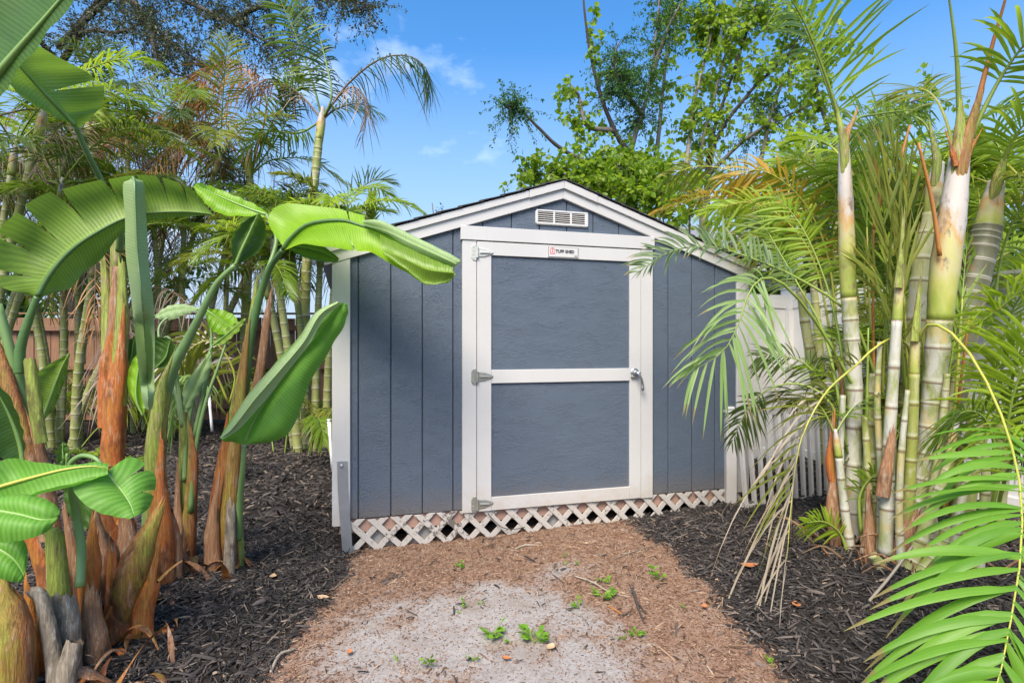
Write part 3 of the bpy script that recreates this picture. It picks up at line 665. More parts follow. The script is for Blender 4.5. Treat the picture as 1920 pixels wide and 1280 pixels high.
# ------------------------------------------------------------------ plant builders
def loft_leaf(st, n=44, mm=7, bulge=.035, cutL=(), cutR=(), seed=0, wave=.004, gap=.16, flop=.03, side=1):
    'a big blade lofted between its left edge, midrib and right edge; cuts are torn slits along the length'
    r = np.random.default_rng(seed)
    A = np.array([[at(*p) for p in s] for s in st])            # (k,3 pts,3)
    Mi, Le, Ri = (catmull(A[:, 0], 240), catmull(A[:, 1], 240), catmull(A[:, 2], 240))
    vv = np.linspace(0, 1, 240)
    ln = np.concatenate([[0], np.cumsum(np.linalg.norm(np.diff(Mi, axis=0), axis=1))])
    def S(X, t): return np.stack([np.interp(t, vv, X[:, q]) for q in range(3)], -1)
    Tn = nrm(np.gradient(Mi, axis=0)); Nn = nrm(np.cross(Tn, Ri - Le)); Nn = nrm(np.stack([np.convolve(np.pad(Nn[:, q], 20, 'edge'), np.ones(41) / 41, 'valid') for q in range(3)], -1)) * side
    gs = []
    for E, cuts, sg in ((Le, cutL, -1), (Ri, cutR, 1)):
        ed = [0.0] + sorted(cuts) + [1.0]
        for a, b_ in zip(ed[:-1], ed[1:]):
            k = max(4, int(n * (b_ - a)) + 2)
            t = np.linspace(a, b_, k); u = np.linspace(0, 1, mm)
            tt, uu = np.meshgrid(t, u, indexing='ij')
            g = gap * r.uniform(.4, 1.3) if len(cuts) else 0
            tc = a + (b_ - a) * r.uniform(.4, .6)
            te = tc + (tt - tc) * (1 - g * uu ** 1.5)
            if len(cuts): te = np.where((tt == a) & (a == 0) | (tt == b_) & (b_ == 1), tt, te)
            m0, e0, n0 = S(Mi, tt * (1 - uu * .0)), S(E, te), S(Nn, te)
            P = m0 + (e0 - m0) * uu[..., None]
            wid = np.linalg.norm(e0 - m0, axis=-1)
            bu = bulge * (wid / .15)
            fl = r.normal(0, flop) if len(cuts) else 0
            ph = r.uniform(0, 6)
            off = bu * 4 * uu * (1 - uu) + fl * uu ** 2 + wave * np.sin(te * 38 + ph + uu * 2) * uu + .12 * wave * np.sin(te * 90 + ph) * uu ** 2
            P = P + n0 * off[..., None]
            i = np.arange(k - 1)[:, None] * mm + np.arange(mm - 1)[None]
            F = np.stack([i, i + 1, i + 1 + mm, i + mm], -1).reshape(-1, 4)
            uv = np.stack([uu * sg, np.interp(te, vv, ln) + .12 * uu * wid], -1).reshape(-1, 2)
            gs.append((P.reshape(-1, 3), F, uv))
    return join(gs), Mi
def banana_leaf(t, st, m='ban_mid', rib='midrib', r0=.011, r1=.003, pet=None, **k):
    g, Mi = loft_leaf(st, **k)
    lf = t.world('leaf', g, M[m])
    t.world('midrib', tube(Mi[::8], [r0, r0 * .8, r1, .001], 8), M[rib], lf)
    if pet is not None: t.world('petiole', tube(np.concatenate([ats(pet[0]), Mi[:1]]), pet[1], 10, 40, rough=.02), M[pet[2] if len(pet) > 2 else 'petiole'], lf)
    return lf
def sheath(pts, rad, seed=0, sides=18, flat=.8, ragged=.05, n=30, arc=1.0, up=None, top=1.0):
    'a leaf-base sheath: an open, ragged, layered half tube'
    r = np.random.default_rng(seed)
    P0 = ats(pts); g0 = float(gz(P0[0][0], P0[0][1]))
    if P0[0][2] - g0 < .34: P0 = np.concatenate([[[P0[0][0], P0[0][1], min(g0, P0[0][2]) - .07]], P0]); rad = [rad[0] * 1.08] + list(rad)
    C = catmull(P0, n); Tn, U, S = frames(C, up)
    rr = np.interp(np.linspace(0, 1, n), np.linspace(0, 1, len(rad)), rad)
    a = (np.linspace(-.5, .5, sides + 1) * 2 * pi * arc) + r.uniform(-.4, .4) - pi / 2
    rid = np.interp(np.linspace(0, 1, sides + 1), np.linspace(0, 1, 9), r.normal(0, .045, 9))
    bumpy = 1 + rid[None] + .06 * np.sin(a * 3 + r.uniform(0, 6))[None] * np.linspace(0, 1, n)[:, None] + r.normal(0, .012, (n, sides + 1))
    V = C[:, None] + (np.cos(a)[None, :, None] * S[:, None] + np.sin(a)[None, :, None] * U[:, None] * flat) * (rr[:, None] * bumpy)[..., None]
    tipw = ragged * (r.normal(0, .5, sides + 1) + 1.2 * np.cos(np.linspace(-pi, pi, sides + 1)) * top)
    fall = np.clip((np.linspace(0, 1, n) - .75) / .25, 0, 1)[:, None, None]
    V = V + Tn[:, None] * tipw[None, :, None] * fall
    w = sides + 1; i = np.arange(n - 1)[:, None] * w + np.arange(sides)[None]
    F = np.stack([i, i + 1, i + 1 + w, i + w], -1).reshape(-1, 4)
    uv = np.stack(np.broadcast_arrays(np.linspace(0, 1, w)[None], np.linspace(0, 1, n)[:, None]), -1).reshape(-1, 2)
    return V.reshape(-1, 3), F, uv

def leaflets(C, n=44, L=.5, w=.036, base=.22, droop=.35, lift=.25, segs=5, up=None, seed=0, tip=.985, prof=None, jit=.09, a0=72, a1=24, cols=3, sides=(-1, 1), curl=0., miss=0., twist=.25):
    r = np.random.default_rng(seed)
    nC = len(C); Tn, U, S = frames(C, up); par = np.linspace(0, 1, nC)
    I = lambda X, t: np.stack([np.interp(t, par, X[:, q]) for q in range(3)], -1)
    t1 = np.concatenate([np.linspace(base, tip, n) + r.normal(0, .25 / n, n) for _ in sides]); t1 = np.clip(t1, base, .995)
    sg = np.concatenate([np.full(n, s) for s in sides]).astype(float)
    if miss:
        kp = r.random(len(t1)) > miss; t1, sg = t1[kp], sg[kp]
    x = (t1 - base) / (1 - base); Q = len(t1)
    pr = np.interp(x, [0, .12, .4, .8, 1], [.5, .85, 1, .72, .35]) if prof is None else np.interp(x, *prof)
    Ls = L * pr * (1 + r.normal(0, jit, Q)); ang = np.radians(np.interp(x, [0, 1], [a0, a1]) + r.normal(0, 7, Q))
    B, Tt, Uu, Ss = I(C, t1), nrm(I(Tn, t1)), nrm(I(U, t1)), nrm(I(S, t1))
    D = Ss * (sg * np.sin(ang))[:, None] + Tt * np.cos(ang)[:, None] + Uu * (lift + r.normal(0, jit * 1.6, Q))[:, None]
    D = nrm(D); Wd = nrm(Tt - D * np.sum(Tt * D, -1, keepdims=True)); Nn = np.cross(D, Wd)
    tw = r.normal(0, twist, Q)[:, None]; Wd, Nn = Wd * np.cos(tw) + Nn * np.sin(tw), Nn * np.cos(tw) - Wd * np.sin(tw)
    s = np.linspace(0, 1, segs + 1)
    dr = droop * (1 + r.normal(0, .3, Q)); cu = curl * r.normal(0, 1, (Q, 3))
    P = B[:, None] + D[:, None] * (Ls[:, None] * s[None])[..., None]
    P = P + np.array([0, 0, -1.])[None, None] * (dr[:, None] * Ls[:, None] * s[None] ** 2.1)[..., None] + cu[:, None] * (Ls[:, None] * s[None] ** 2.5)[..., None]
    ww = w * .5 * np.interp(s, [0, .1, .45, .8, 1], [.35, .85, 1, .62, .04])[None] * (.6 + .4 * pr)[:, None]
    lo = np.stack([P - Wd[:, None] * ww[..., None], P + Wd[:, None] * ww[..., None]], 2)
    if cols == 3: lo = np.stack([lo[:, :, 0], P - Nn[:, None] * (ww * .38)[..., None] * np.where(np.sum(Nn * Uu, -1) > 0, 1, -1)[:, None, None], lo[:, :, 1]], 2)
    k = segs + 1; c = cols
    i = (np.arange(segs)[:, None] * c + np.arange(c - 1)[None])
    Ft = np.stack([i, i + 1, i + 1 + c, i + c], -1).reshape(-1, 4)
    return lo.reshape(Q, k * c, 3), Ft, np.stack(np.broadcast_arrays(np.linspace(0, 1, c)[None], s[:, None]), -1).reshape(-1, 2)
def frond_geo(C, r0=.012, **k):
    V, Ft, u_ = leaflets(C, **k); Q, kk, _ = V.shape
    F = (Ft[None] + (np.arange(Q) * kk)[:, None, None]).reshape(-1, 4)
    return (V.reshape(-1, 3), F, np.tile(u_, (Q, 1))), tube(C[::max(1, len(C) // 14)], [r0, r0 * .8, r0 * .45, .0015], 5)
def frond(t, pts, m, rac='rachis', single_leaflets=False, r0=.012, nC=60, parent=None, **k):
    C = catmull(ats(pts) if len(pts[0]) == 3 and not isinstance(pts, np.ndarray) else pts, nC)
    if single_leaflets:
        fr = t.world('frond', tube(C[::4], [r0, r0 * .8, r0 * .45, .0015], 7), M[rac])
        V, Ft, u_ = leaflets(C, **k)
        for q in V: t.world('leaflet', (q, Ft, u_), M[m], fr)
        return fr
    lv, ra = frond_geo(C, r0, **k)
    fr = t.world('frond', lv, M[m]); t.world('rachis', ra, M[rac], fr); return fr
def arch(p, az, length, rise, fall, n=7, r=None):
    'a rachis that leaves p upward and arches over towards azimuth az'
    s = np.linspace(0, 1, n); h = np.array([sin(az), cos(az), 0])
    return p + h[None] * (length * (s * .75 + .12 * s ** 2))[:, None] * (1 - .25 * (rise > .9)) + np.array([0, 0, 1.])[None] * (length * (rise * s - fall * s ** 2.2))[:, None]
def cane(t, pts, rad, m, node=.10, seed=0, sides=14, name='cane', world=False, swell=.06):
    r = np.random.default_rng(seed); C0 = np.asarray(pts, float) if world else ats(pts)
    ln = np.sum(np.linalg.norm(np.diff(C0, axis=0), axis=1)); nn = max(2, int(ln / node)); n = nn * 6 + 1
    nd = np.linspace(0, 1, nn + 1); nd[1:-1] += r.uniform(-.3, .3, nn - 1) / nn; tt = np.interp(np.arange(n) / 6., np.arange(nn + 1), nd)
    C = catmull(C0, 400); C = np.stack([np.interp(tt, np.linspace(0, 1, 400), C[:, q]) for q in range(3)], 1); rr = np.interp(np.linspace(0, 1, n), np.linspace(0, 1, len(rad)), rad)
    ph = (np.arange(n) % 6) / 6.; rr = rr * np.where(ph == 0, 1 + swell, np.where(ph < .2, 1.0, 1 - .03 * np.sin(ph * pi)))
    g = tube(C, rr, sides, n, cap=True)
    V, F, uv = g; k = sides + 1
    uv[:n * k, 1] = np.repeat(np.arange(n) / 6., k)
    return t.world(name, g, M[m])
HEART = np.array([(0, 0, 0), (.30, .42, .05), (.30, .12, .03), (.62, .36, .02), (1.0, 0, -.06), (.62, -.36, .02), (.30, -.42, .05), (.5, 0, -.06)]) * 1.0
HEART = np.array([(0, 0, 0), (.18, .40, .06), (.60, .30, .03), (1.0, 0, -.10), (.60, -.30, .03), (.18, -.40, .06), (.30, 0, -.02), (.65, 0, -.04)])
HEART_F = np.array([(0, 6, 1, 1), (1, 6, 7, 2), (2, 7, 3, 3), (3, 7, 4, 4), (4, 7, 6, 5), (5, 6, 0, 0)])
HEART_T = np.array([(0, 6, 1), (1, 6, 2), (6, 7, 2), (2, 7, 3), (3, 7, 4), (4, 7, 6), (4, 6, 5), (5, 6, 0)])
OVAL = np.array([(0, 0, 0), (.45, .22, .04), (1, 0, -.06), (.45, -.22, .04)]); OVAL_T = np.array([(0, 2, 1), (0, 3, 2)])
def rand_dirs(r, n, zb=0.): 
    d = r.normal(0, 1, (n, 3)); d[:, 2] += zb; return nrm(d)
def foliage(t, branches, twigs, spread, leaves, size, shape='heart', m='lf_heart', bark='bark', seed=0, tr=.006, zb=.2, hang=.5, tmin=.25, crown='crown', weights=None):
    'twigs off the given limbs, leaves along each twig'
    r = np.random.default_rng(seed)
    Cs = [catmull(b_, 40) for b_ in branches]; wl = np.array([np.sum(np.linalg.norm(np.diff(c, axis=0), axis=1)) for c in Cs]) if weights is None else np.array(weights, float)
    bi = r.choice(len(Cs), twigs, p=wl / wl.sum()); pos = np.array([Cs[q][int(r.uniform(tmin, 1) * 39)] for q in bi])
    d = rand_dirs(r, twigs, zb); ln = spread * r.uniform(.35, 1.0, twigs)
    s = np.linspace(0, 1, 6); P = pos[:, None] + d[:, None] * (ln[:, None] * s)[..., None] - np.array([0, 0, 1.]) * (hang * ln[:, None] * s ** 2 * .5)[..., None]
    # twig sticks: three-sided
    side = nrm(np.cross(d, r.normal(0, 1, (twigs, 3)))); up = np.cross(d, side)
    rad = tr * (1 - .8 * s)
    ring = np.stack([side, -.5 * side + .87 * up, -.5 * side - .87 * up], 1)
    V = P[:, :, None] + ring[:, None] * rad[None, :, None, None]
    i = np.arange(5)[:, None] * 3 + np.arange(3)[None]; j = np.arange(5)[:, None] * 3 + (np.arange(3)[None] + 1) % 3
    Ft = np.stack([i, j, j + 3, i + 3], -1).reshape(-1, 4); F = (Ft[None] + (np.arange(twigs) * 18)[:, None, None]).reshape(-1, 4)
    t.world('twigs', (V.reshape(-1, 3), F, None), M[bark])['kind'] = 'stuff'
    tot = leaves * twigs; ti = np.repeat(np.arange(twigs), leaves); u = r.uniform(.15, 1.05, tot)
    base = pos[ti] + d[ti] * (ln[ti] * u)[:, None] - np.array([0, 0, 1.]) * (hang * ln[ti] * u ** 2 * .5)[:, None]
    dirv = nrm(d[ti] * .5 + rand_dirs(r, tot) + np.array([0, 0, -hang])); nz_ = rand_dirs(r, tot, 1.0)
    base = base + dirv * (size * .25)
    Rm = rot_from(nz_, dirv); sc_ = (size * r.uniform(.6, 1.25, tot))[:, None] * np.ones((1, 3))
    Vt, Ftm = (HEART, HEART_T) if shape == 'heart' else (OVAL, OVAL_T)
    V, F = scatter(Vt, Ftm, base, Rm, sc_)
    o = t.world(crown, (V, F, None), M[m], smooth=False); o['kind'] = 'stuff'; return o
def limb(t, pts, rad, m='bark', name='limb', sides=8, world=True, seed=0): return t.world(name, tube(pts, rad, sides, max(12, len(pts) * 5), rough=.05, seed=seed), M[m])
# ------------------------------------------------------------------ banana-like plants in the left foreground
def plant(name, label, px, py, Y, group='big-leaved plants on the mulch bed'):
    p = at(px, py, Y); p[2] = gz(p[0], p[1]); return T(name, label, 'plant', tuple(p), 0, group)
# stem of the plant nearest the shed, with the lime leaf and the folded lower leaf
p2 = plant('banana_plant', 'big-leaved plant with a lime leaf reaching across the shed wall', 425, 1050, 3.28)
p2.world('sheath', sheath([(415, 1058, 3.30), (412, 980, 3.30), (425, 860, 3.3), (432, 800, 3.3)], [0.064, 0.072, 0.051, 0.030], 1, ragged=.10), M['sh_orange'])
p2.world('sheath', sheath([(432, 1056, 3.24), (430, 960, 3.24), (440, 840, 3.25), (452, 740, 3.27), (462, 640, 3.28)], [0.051, 0.053, 0.038, 0.029, 0.017], 2, ragged=.08), M['sh_olive'])
p2.world('sheath', sheath([(446, 1052, 3.27), (440, 960, 3.27), (432, 880, 3.3), (440, 780, 3.3), (465, 650, 3.32), (478, 560, 3.32)], [0.038, 0.043, 0.044, 0.034, 0.025, 0.015], 3, ragged=.1), M['sh_green'])
p2.world('sheath', sheath([(470, 780, 3.3), (488, 690, 3.3), (500, 600, 3.3), (508, 560, 3.3)], [0.030, 0.025, 0.022, 0.014], 4, ragged=.06, arc=.7), M['sh_dry'])
p2.world('sheath', sheath([(400, 1055, 3.2), (398, 1000, 3.2), (408, 930, 3.2)], [0.051, 0.043, 0.017], 5, ragged=.12, arc=.7), M['sh_dry'])
p2.world('sheath', sheath([(430, 1060, 3.15), (432, 1010, 3.15), (434, 950, 3.16)], [0.030, 0.030, 0.024], 55, ragged=.03), M['sh_grey'])
banana_leaf(p2, [((530, 468, 3.22), (528, 464, 3.22), (532, 470, 3.22)), ((546, 446, 3.20), (498, 408, 3.32), (566, 458, 3.1)), ((580, 420, 3.16), (533, 379, 3.35), (612, 464, 3.0)), ((638, 413, 3.12), (622, 386, 3.35), (660, 470, 2.94)),
    ((678, 423, 3.09), (676, 400, 3.30), (702, 474, 2.92)), ((722, 438, 3.06), (724, 415, 3.2), (762, 510, 2.92)), ((766, 461, 3.04), (778, 443, 3.1), (800, 533, 2.92)), ((812, 484, 3.02), (828, 470, 3.05), (838, 530, 2.93)), ((848, 499, 3.0), (862, 488, 3.02), (854, 515, 2.95))],
    'ban_lime', 'midrib_dark', .013, .005, pet=([(452, 760, 3.30), (468, 640, 3.30), (486, 560, 3.30), (505, 505, 3.27)], [.034, .027, .022, .018, .014], 'midrib_dark'), cutL=(.44, .52), cutR=(.40,), gap=.08, flop=.012, bulge=.03, seed=11)
banana_leaf(p2, [((458, 832, 3.05), (440, 829, 3.03), (470, 832, 3.05)), ((474, 792, 3.06), (414, 820, 2.98), (523, 824, 3.10)), ((500, 750, 3.08), (446, 768, 3.0), (554, 792, 3.14)), ((538, 698, 3.10), (500, 700, 3.04), (580, 720, 3.16)), ((578, 648, 3.12), (545, 648, 3.06), (616, 660, 3.18)),
    ((612, 608, 3.12), (576, 616, 3.06), (644, 612, 3.18)), ((634, 580, 3.12), (604, 578, 3.08), (652, 588, 3.16)), ((644, 567, 3.12), (632, 566, 3.1), (652, 571, 3.14))],
    'ban_bright', 'midrib', .010, .004, pet=([(446, 1010, 3.22), (450, 940, 3.16), (455, 880, 3.08)], [.022, .018, .014, .011]), bulge=-.05, seed=12, wave=.006)
banana_leaf(p2, [((535, 462, 3.4), (533, 460, 3.4), (536, 463, 3.4)), ((560, 463, 3.42), (562, 455, 3.42), (560, 478, 3.40)), ((600, 472, 3.44), (602, 460, 3.44), (600, 490, 3.42)), ((634, 488, 3.45), (636, 484, 3.45), (632, 492, 3.44))], 'ban_dark', 'midrib_dark', .006, seed=13)
banana_leaf(p2, [((500, 402, 3.5), (500, 408, 3.5), (500, 398, 3.5)), ((470, 392, 3.5), (462, 405, 3.45), (476, 382, 3.6)), ((430, 376, 3.5), (416, 402, 3.45), (438, 366, 3.6)), ((395, 360, 3.5), (380, 378, 3.45), (398, 350, 3.6)), ((366, 346, 3.5), (362, 350, 3.5), (368, 342, 3.5))], 'ban_lime', 'midrib', .008, seed=14,
    pet=([(470, 620, 3.36), (498, 520, 3.42), (518, 450, 3.48)], [.02, .016, .012, .009]))
# pale undersides, and one fold with painted shade, where the blades roll over
def rolled(t, st, m, **k): t.world('leaf_fold', loft_leaf(st, **{'bulge': .05, 'wave': .002, **k})[0], M[m])
rolled(p2, [((682, 420, 3.05), (680, 414, 3.07), (684, 424, 3.05)), ((720, 432, 3.0), (708, 416, 3.06), (722, 438, 3.01)), ((766, 452, 2.98), (766, 441, 3.04), (764, 462, 2.99)), ((815, 475, 2.96), (822, 467, 3.02), (810, 484, 2.98)), ((850, 492, 2.95), (860, 486, 3.0), (846, 498, 2.97)), ((858, 493, 2.96), (863, 490, 2.98), (852, 499, 2.97))], 'ban_pale', bulge=-.06)
rolled(p2, [((722, 470, 2.9), (712, 440, 2.99), (716, 474, 2.88)), ((764, 488, 2.86), (752, 458, 2.99), (762, 506, 2.86)), ((800, 505, 2.84), (796, 479, 2.97), (796, 531, 2.86)), ((832, 510, 2.85), (830, 494, 2.95), (828, 531, 2.87)), ((852, 512, 2.88), (850, 501, 2.94), (852, 520, 2.9))], 'ban_mid', bulge=.05)  # folded underside, its shade put into the darker green
rolled(p2, [((636, 566, 3.02), (632, 565, 3.04), (640, 568, 3.03)), ((600, 590, 2.99), (590, 587, 3.0), (606, 600, 3.02)), ((570, 640, 2.97), (556, 640, 2.99), (580, 645, 3.0)), ((530, 688, 2.95), (518, 680, 2.97), (544, 690, 3.0)), ((478, 748, 2.93), (466, 738, 2.95), (496, 752, 2.99)), ((436, 802, 2.92), (428, 798, 2.94), (446, 806, 2.96)), ((414, 821, 2.93), (412, 820, 2.93), (417, 822, 2.93))], 'ban_pale', bulge=-.03)
# pale petiole plant in front of it
p3 = plant('banana_plant', 'big-leaved plant with one long pale leaf stalk and a small dark cupped leaf', 292, 1000, 3.05)
banana_leaf(p3, [((441, 497, 3.02), (438, 497, 3.02), (444, 497, 3.02)), ((452, 470, 3.02), (433, 462, 2.98), (484, 473, 3.1)), ((466, 440, 3.03), (438, 436, 2.98), (498, 447, 3.12)), ((477, 415, 3.04), (456, 416, 3.0), (497, 421, 3.1)), ((484, 401, 3.04), (480, 402, 3.04), (488, 402, 3.04))],
    'ban_dark', 'midrib', .009, .004, pet=([(284, 1000, 3.05), (288, 900, 3.05), (300, 780, 3.05), (320, 700, 3.05), (345, 650, 3.05), (372, 598, 3.04), (405, 534, 3.03)], [.05, .045, .040, .032, .026, .020, .016, .013], 'petiole'), bulge=.08, seed=15)
p3.world('sheath', sheath([(292, 1000, 3.03), (290, 920, 3.02), (292, 830, 3.01), (305, 735, 3.0), (318, 690, 3.0)], [0.051, 0.051, 0.049, 0.034, 0.007], 6, ragged=.10, arc=.65), M['sh_green'])
p3.world('sheath', sheath([(305, 1010, 3.0), (300, 940, 3.0), (303, 870, 3.0)], [0.060, 0.047, 0.025], 7, ragged=.12, arc=.8), M['sh_orange'])
p3.world('sheath', sheath([(325, 1030, 3.05), (318, 985, 3.05), (312, 940, 3.05)], [0.051, 0.043, 0.017], 8, ragged=.1, arc=.7), M['sh_dry'])
# orange-stemmed plant
p1 = plant('banana_plant', 'big-leaved plant with a thick rusty orange stem and a hanging rolled leaf', 213, 1010, 3.15)
p1.world('stem', tube(ats([(212, 1040, 3.2), (210, 900, 3.2), (214, 740, 3.2), (218, 620, 3.2), (220, 500, 3.2)]), [0.053, 0.052, 0.052, 0.043, 0.026], 14, 40, rough=.03, seed=4), M['sh_dry'])
for k, (pts, rad, mt, rg, ar) in enumerate([
    ([(210, 1020, 3.16), (208, 930, 3.16), (210, 850, 3.16), (214, 795, 3.16)], [0.060, 0.058, 0.060, 0.057], 'sh_orange', .04, .95),
    ([(212, 870, 3.15), (214, 800, 3.14), (216, 740, 3.14), (224, 690, 3.14), (232, 610, 3.13)], [0.057, 0.060, 0.062, 0.047, 0.015], 'sh_orange', .10, .85),
    ([(206, 800, 3.17), (206, 730, 3.17), (208, 680, 3.16), (214, 640, 3.15)], [0.057, 0.058, 0.052, 0.034], 'sh_orange', .09, .7),
    ([(205, 760, 3.2), (204, 660, 3.2), (202, 580, 3.2), (198, 505, 3.2)], [0.039, 0.036, 0.031, 0.022], 'sh_green', .07, .75),
    ([(222, 760, 3.14), (226, 660, 3.14), (230, 600, 3.14), (230, 520, 3.14)], [0.043, 0.040, 0.036, 0.024], 'sh_green', .08, .75),
    ([(216, 640, 3.22), (217, 540, 3.22), (218, 450, 3.22), (218, 405, 3.22)], [0.039, 0.034, 0.029, 0.021], 'sh_green', .06, .95),
    ([(200, 1035, 3.12), (194, 985, 3.12), (198, 945, 3.12)], [0.073, 0.052, 0.026], 'sh_dry', .10, .8),
    ([(228, 1040, 3.1), (236, 990, 3.1), (240, 930, 3.1)], [0.060, 0.052, 0.017], 'sh_orange', .12, .7)]):
    p1.world('sheath', sheath(pts, rad, 20 + k, ragged=rg, arc=ar), M[mt])
banana_leaf(p1, [((250, 333, 2.46), (240, 338, 2.50), (262, 338, 2.50)), ((252, 345, 2.40), (230, 348, 2.50), (270, 346, 2.50)), ((254, 400, 2.39), (234, 400, 2.49), (274, 400, 2.49)), ((258, 480, 2.38), (236, 480, 2.48), (279, 490, 2.48)), ((268, 580, 2.38), (248, 575, 2.47), (289, 585, 2.47)), ((274, 670, 2.9), (257, 668, 2.47), (290, 668, 2.47)), ((277, 735, 2.42), (265, 735, 2.47), (289, 740, 2.47)), ((279, 768, 2.45), (272, 766, 2.47), (286, 766, 2.47))],
    'ban_pale', 'petiole', .006, .003, pet=([(224, 470, 3.1), (228, 400, 2.95), (236, 360, 2.75), (243, 345, 2.55)], [.02, .016, .012, .009, .006]), bulge=0, seed=16, wave=.001)
banana_leaf(p1, [((141, 236, 2.75), (140, 235, 2.75), (143, 235, 2.75)), ((120, 213, 2.70), (110, 222, 2.63), (165, 212, 2.85)), ((96, 188, 2.64), (80, 206, 2.55), (178, 180, 2.82)), ((70, 160, 2.58), (44, 184, 2.48), (160, 140, 2.78)), ((44, 132, 2.50), (10, 150, 2.4), (118, 116, 2.68)), ((16, 98, 2.42), (-30, 105, 2.34), (70, 90, 2.56)), ((-10, 60, 2.36), (-30, 60, 2.34), (10, 55, 2.4)), ((-30, 30, 2.3), (-32, 30, 2.3), (-28, 30, 2.3))],
    'ban_mid', 'midrib', .012, .004, pet=([(219, 430, 3.2), (206, 380, 3.1), (188, 335, 2.98), (165, 290, 2.86)], [.018, .016, .014, .013, .012]), cutR=(.36,), gap=.10, bulge=.03, seed=17)
# clump at the far left: arching torn leaf
p4 = plant('banana_plant', 'big-leaved plant whose torn dark leaf arches above the rusty stem', 60, 1100, 2.5)
banana_leaf(p4, [((70, 556, 2.44), (50, 552, 2.44), (76, 556, 2.44)), ((84, 530, 2.45), (-6, 530, 2.36), (112, 545, 2.52)), ((102, 503, 2.46), (-10, 448, 2.36), (136, 538, 2.54)), ((128, 474, 2.48), (34, 396, 2.38), (156, 512, 2.58)), ((168, 444, 2.50), (92, 362, 2.42), (190, 486, 2.6)), ((232, 410, 2.54), (196, 336, 2.48), (236, 430, 2.6)), ((290, 399, 2.58), (268, 328, 2.52), (298, 412, 2.62)), ((345, 397, 2.62), (330, 340, 2.56), (350, 406, 2.64)), ((384, 400, 2.65), (374, 368, 2.62), (386, 404, 2.66)), ((402, 404, 2.68), (400, 400, 2.68), (403, 405, 2.68))],
    'ban_mid', 'midrib_dark', .012, .004, pet=([(36, 700, 2.44), (38, 655, 2.44), (52, 605, 2.44)], [.022, .02, .017, .013], 'midrib_dark'), cutL=(.14, .24, .34, .46, .56, .64, .72, .80, .87, .93), gap=.22, flop=.02, bulge=.035, seed=18)
p4.world('stem', tube(ats([(80, 960, 2.5), (66, 880, 2.5), (52, 800, 2.5), (36, 720, 2.48), (20, 660, 2.46), (-4, 570, 2.45)]), [.045, .036, .032, .024, .02, .016], 12, 30, rough=.03), M['petiole'])
p4.world('sheath', sheath([(95, 1010, 2.46), (82, 920, 2.46), (64, 820, 2.46), (56, 790, 2.46)], [.045, .045, .03, .015], 31, ragged=.08, arc=.8), M['sh_dry'])
p4.world('sheath', sheath([(78, 830, 2.42), (66, 760, 2.42), (56, 675, 2.42)], [.024, .026, .022], 32, ragged=.01, arc=1.), M['sh_green'])
p4.world('sheath', sheath([(70, 900, 2.44), (40, 800, 2.44), (10, 700, 2.44), (-10, 640, 2.44)], [.03, .032, .028, .02], 33, ragged=.04, arc=.9), M['sh_olive'])
banana_leaf(p4, [((78, 790, 2.62), (76, 790, 2.62), (80, 790, 2.62)), ((92, 752, 2.63), (66, 740, 2.6), (100, 766, 2.66)), ((105, 715, 2.64), (66, 706, 2.6), (118, 725, 2.68)), ((118, 684, 2.65), (90, 684, 2.62), (127, 690, 2.67)), ((130, 662, 2.66), (128, 662, 2.66), (131, 664, 2.66))], 'ban_mid', 'midrib', .007, bulge=.04, seed=19)
banana_leaf(p4, [((44, 880, 2.3), (40, 880, 2.3), (46, 880, 2.3)), ((36, 830, 2.3), (-4, 850, 2.24), (46, 830, 2.36)), ((18, 780, 2.28), (-30, 800, 2.2), (38, 790, 2.34)), ((-6, 736, 2.25), (-40, 750, 2.2), (14, 738, 2.3)), ((-40, 700, 2.2), (-42, 702, 2.2), (-38, 698, 2.2))], 'ban_dark', 'midrib', .009, bulge=.02, seed=21)
# leaf tip in the upper corner, of a plant that stands outside the picture
p7 = plant('banana_plant', 'big dark leaf crossing the top corner beside the tree branches', -560, 1000, 1.9)
banana_leaf(p7, [((-140, 350, 1.75), (-142, 352, 1.75), (-138, 352, 1.75)), ((-90, 262, 1.72), (-150, 200, 1.78), (-76, 272, 1.7)), ((-30, 172, 1.7), (-120, 90, 1.78), (-8, 190, 1.68)), ((30, 98, 1.68), (-70, 0, 1.78), (50, 112, 1.66)), ((90, 28, 1.66), (-10, -80, 1.76), (104, 44, 1.64)), ((150, -44, 1.64), (60, -130, 1.72), (166, -36, 1.62)), ((230, -140, 1.6), (228, -142, 1.6), (232, -138, 1.6))],
    'ban_dark', 'midrib', .017, .006, pet=([(-520, 1000, 1.9), (-430, 780, 1.85), (-280, 540, 1.8)], [.04, .035, .025, .018]), bulge=.02, seed=22)
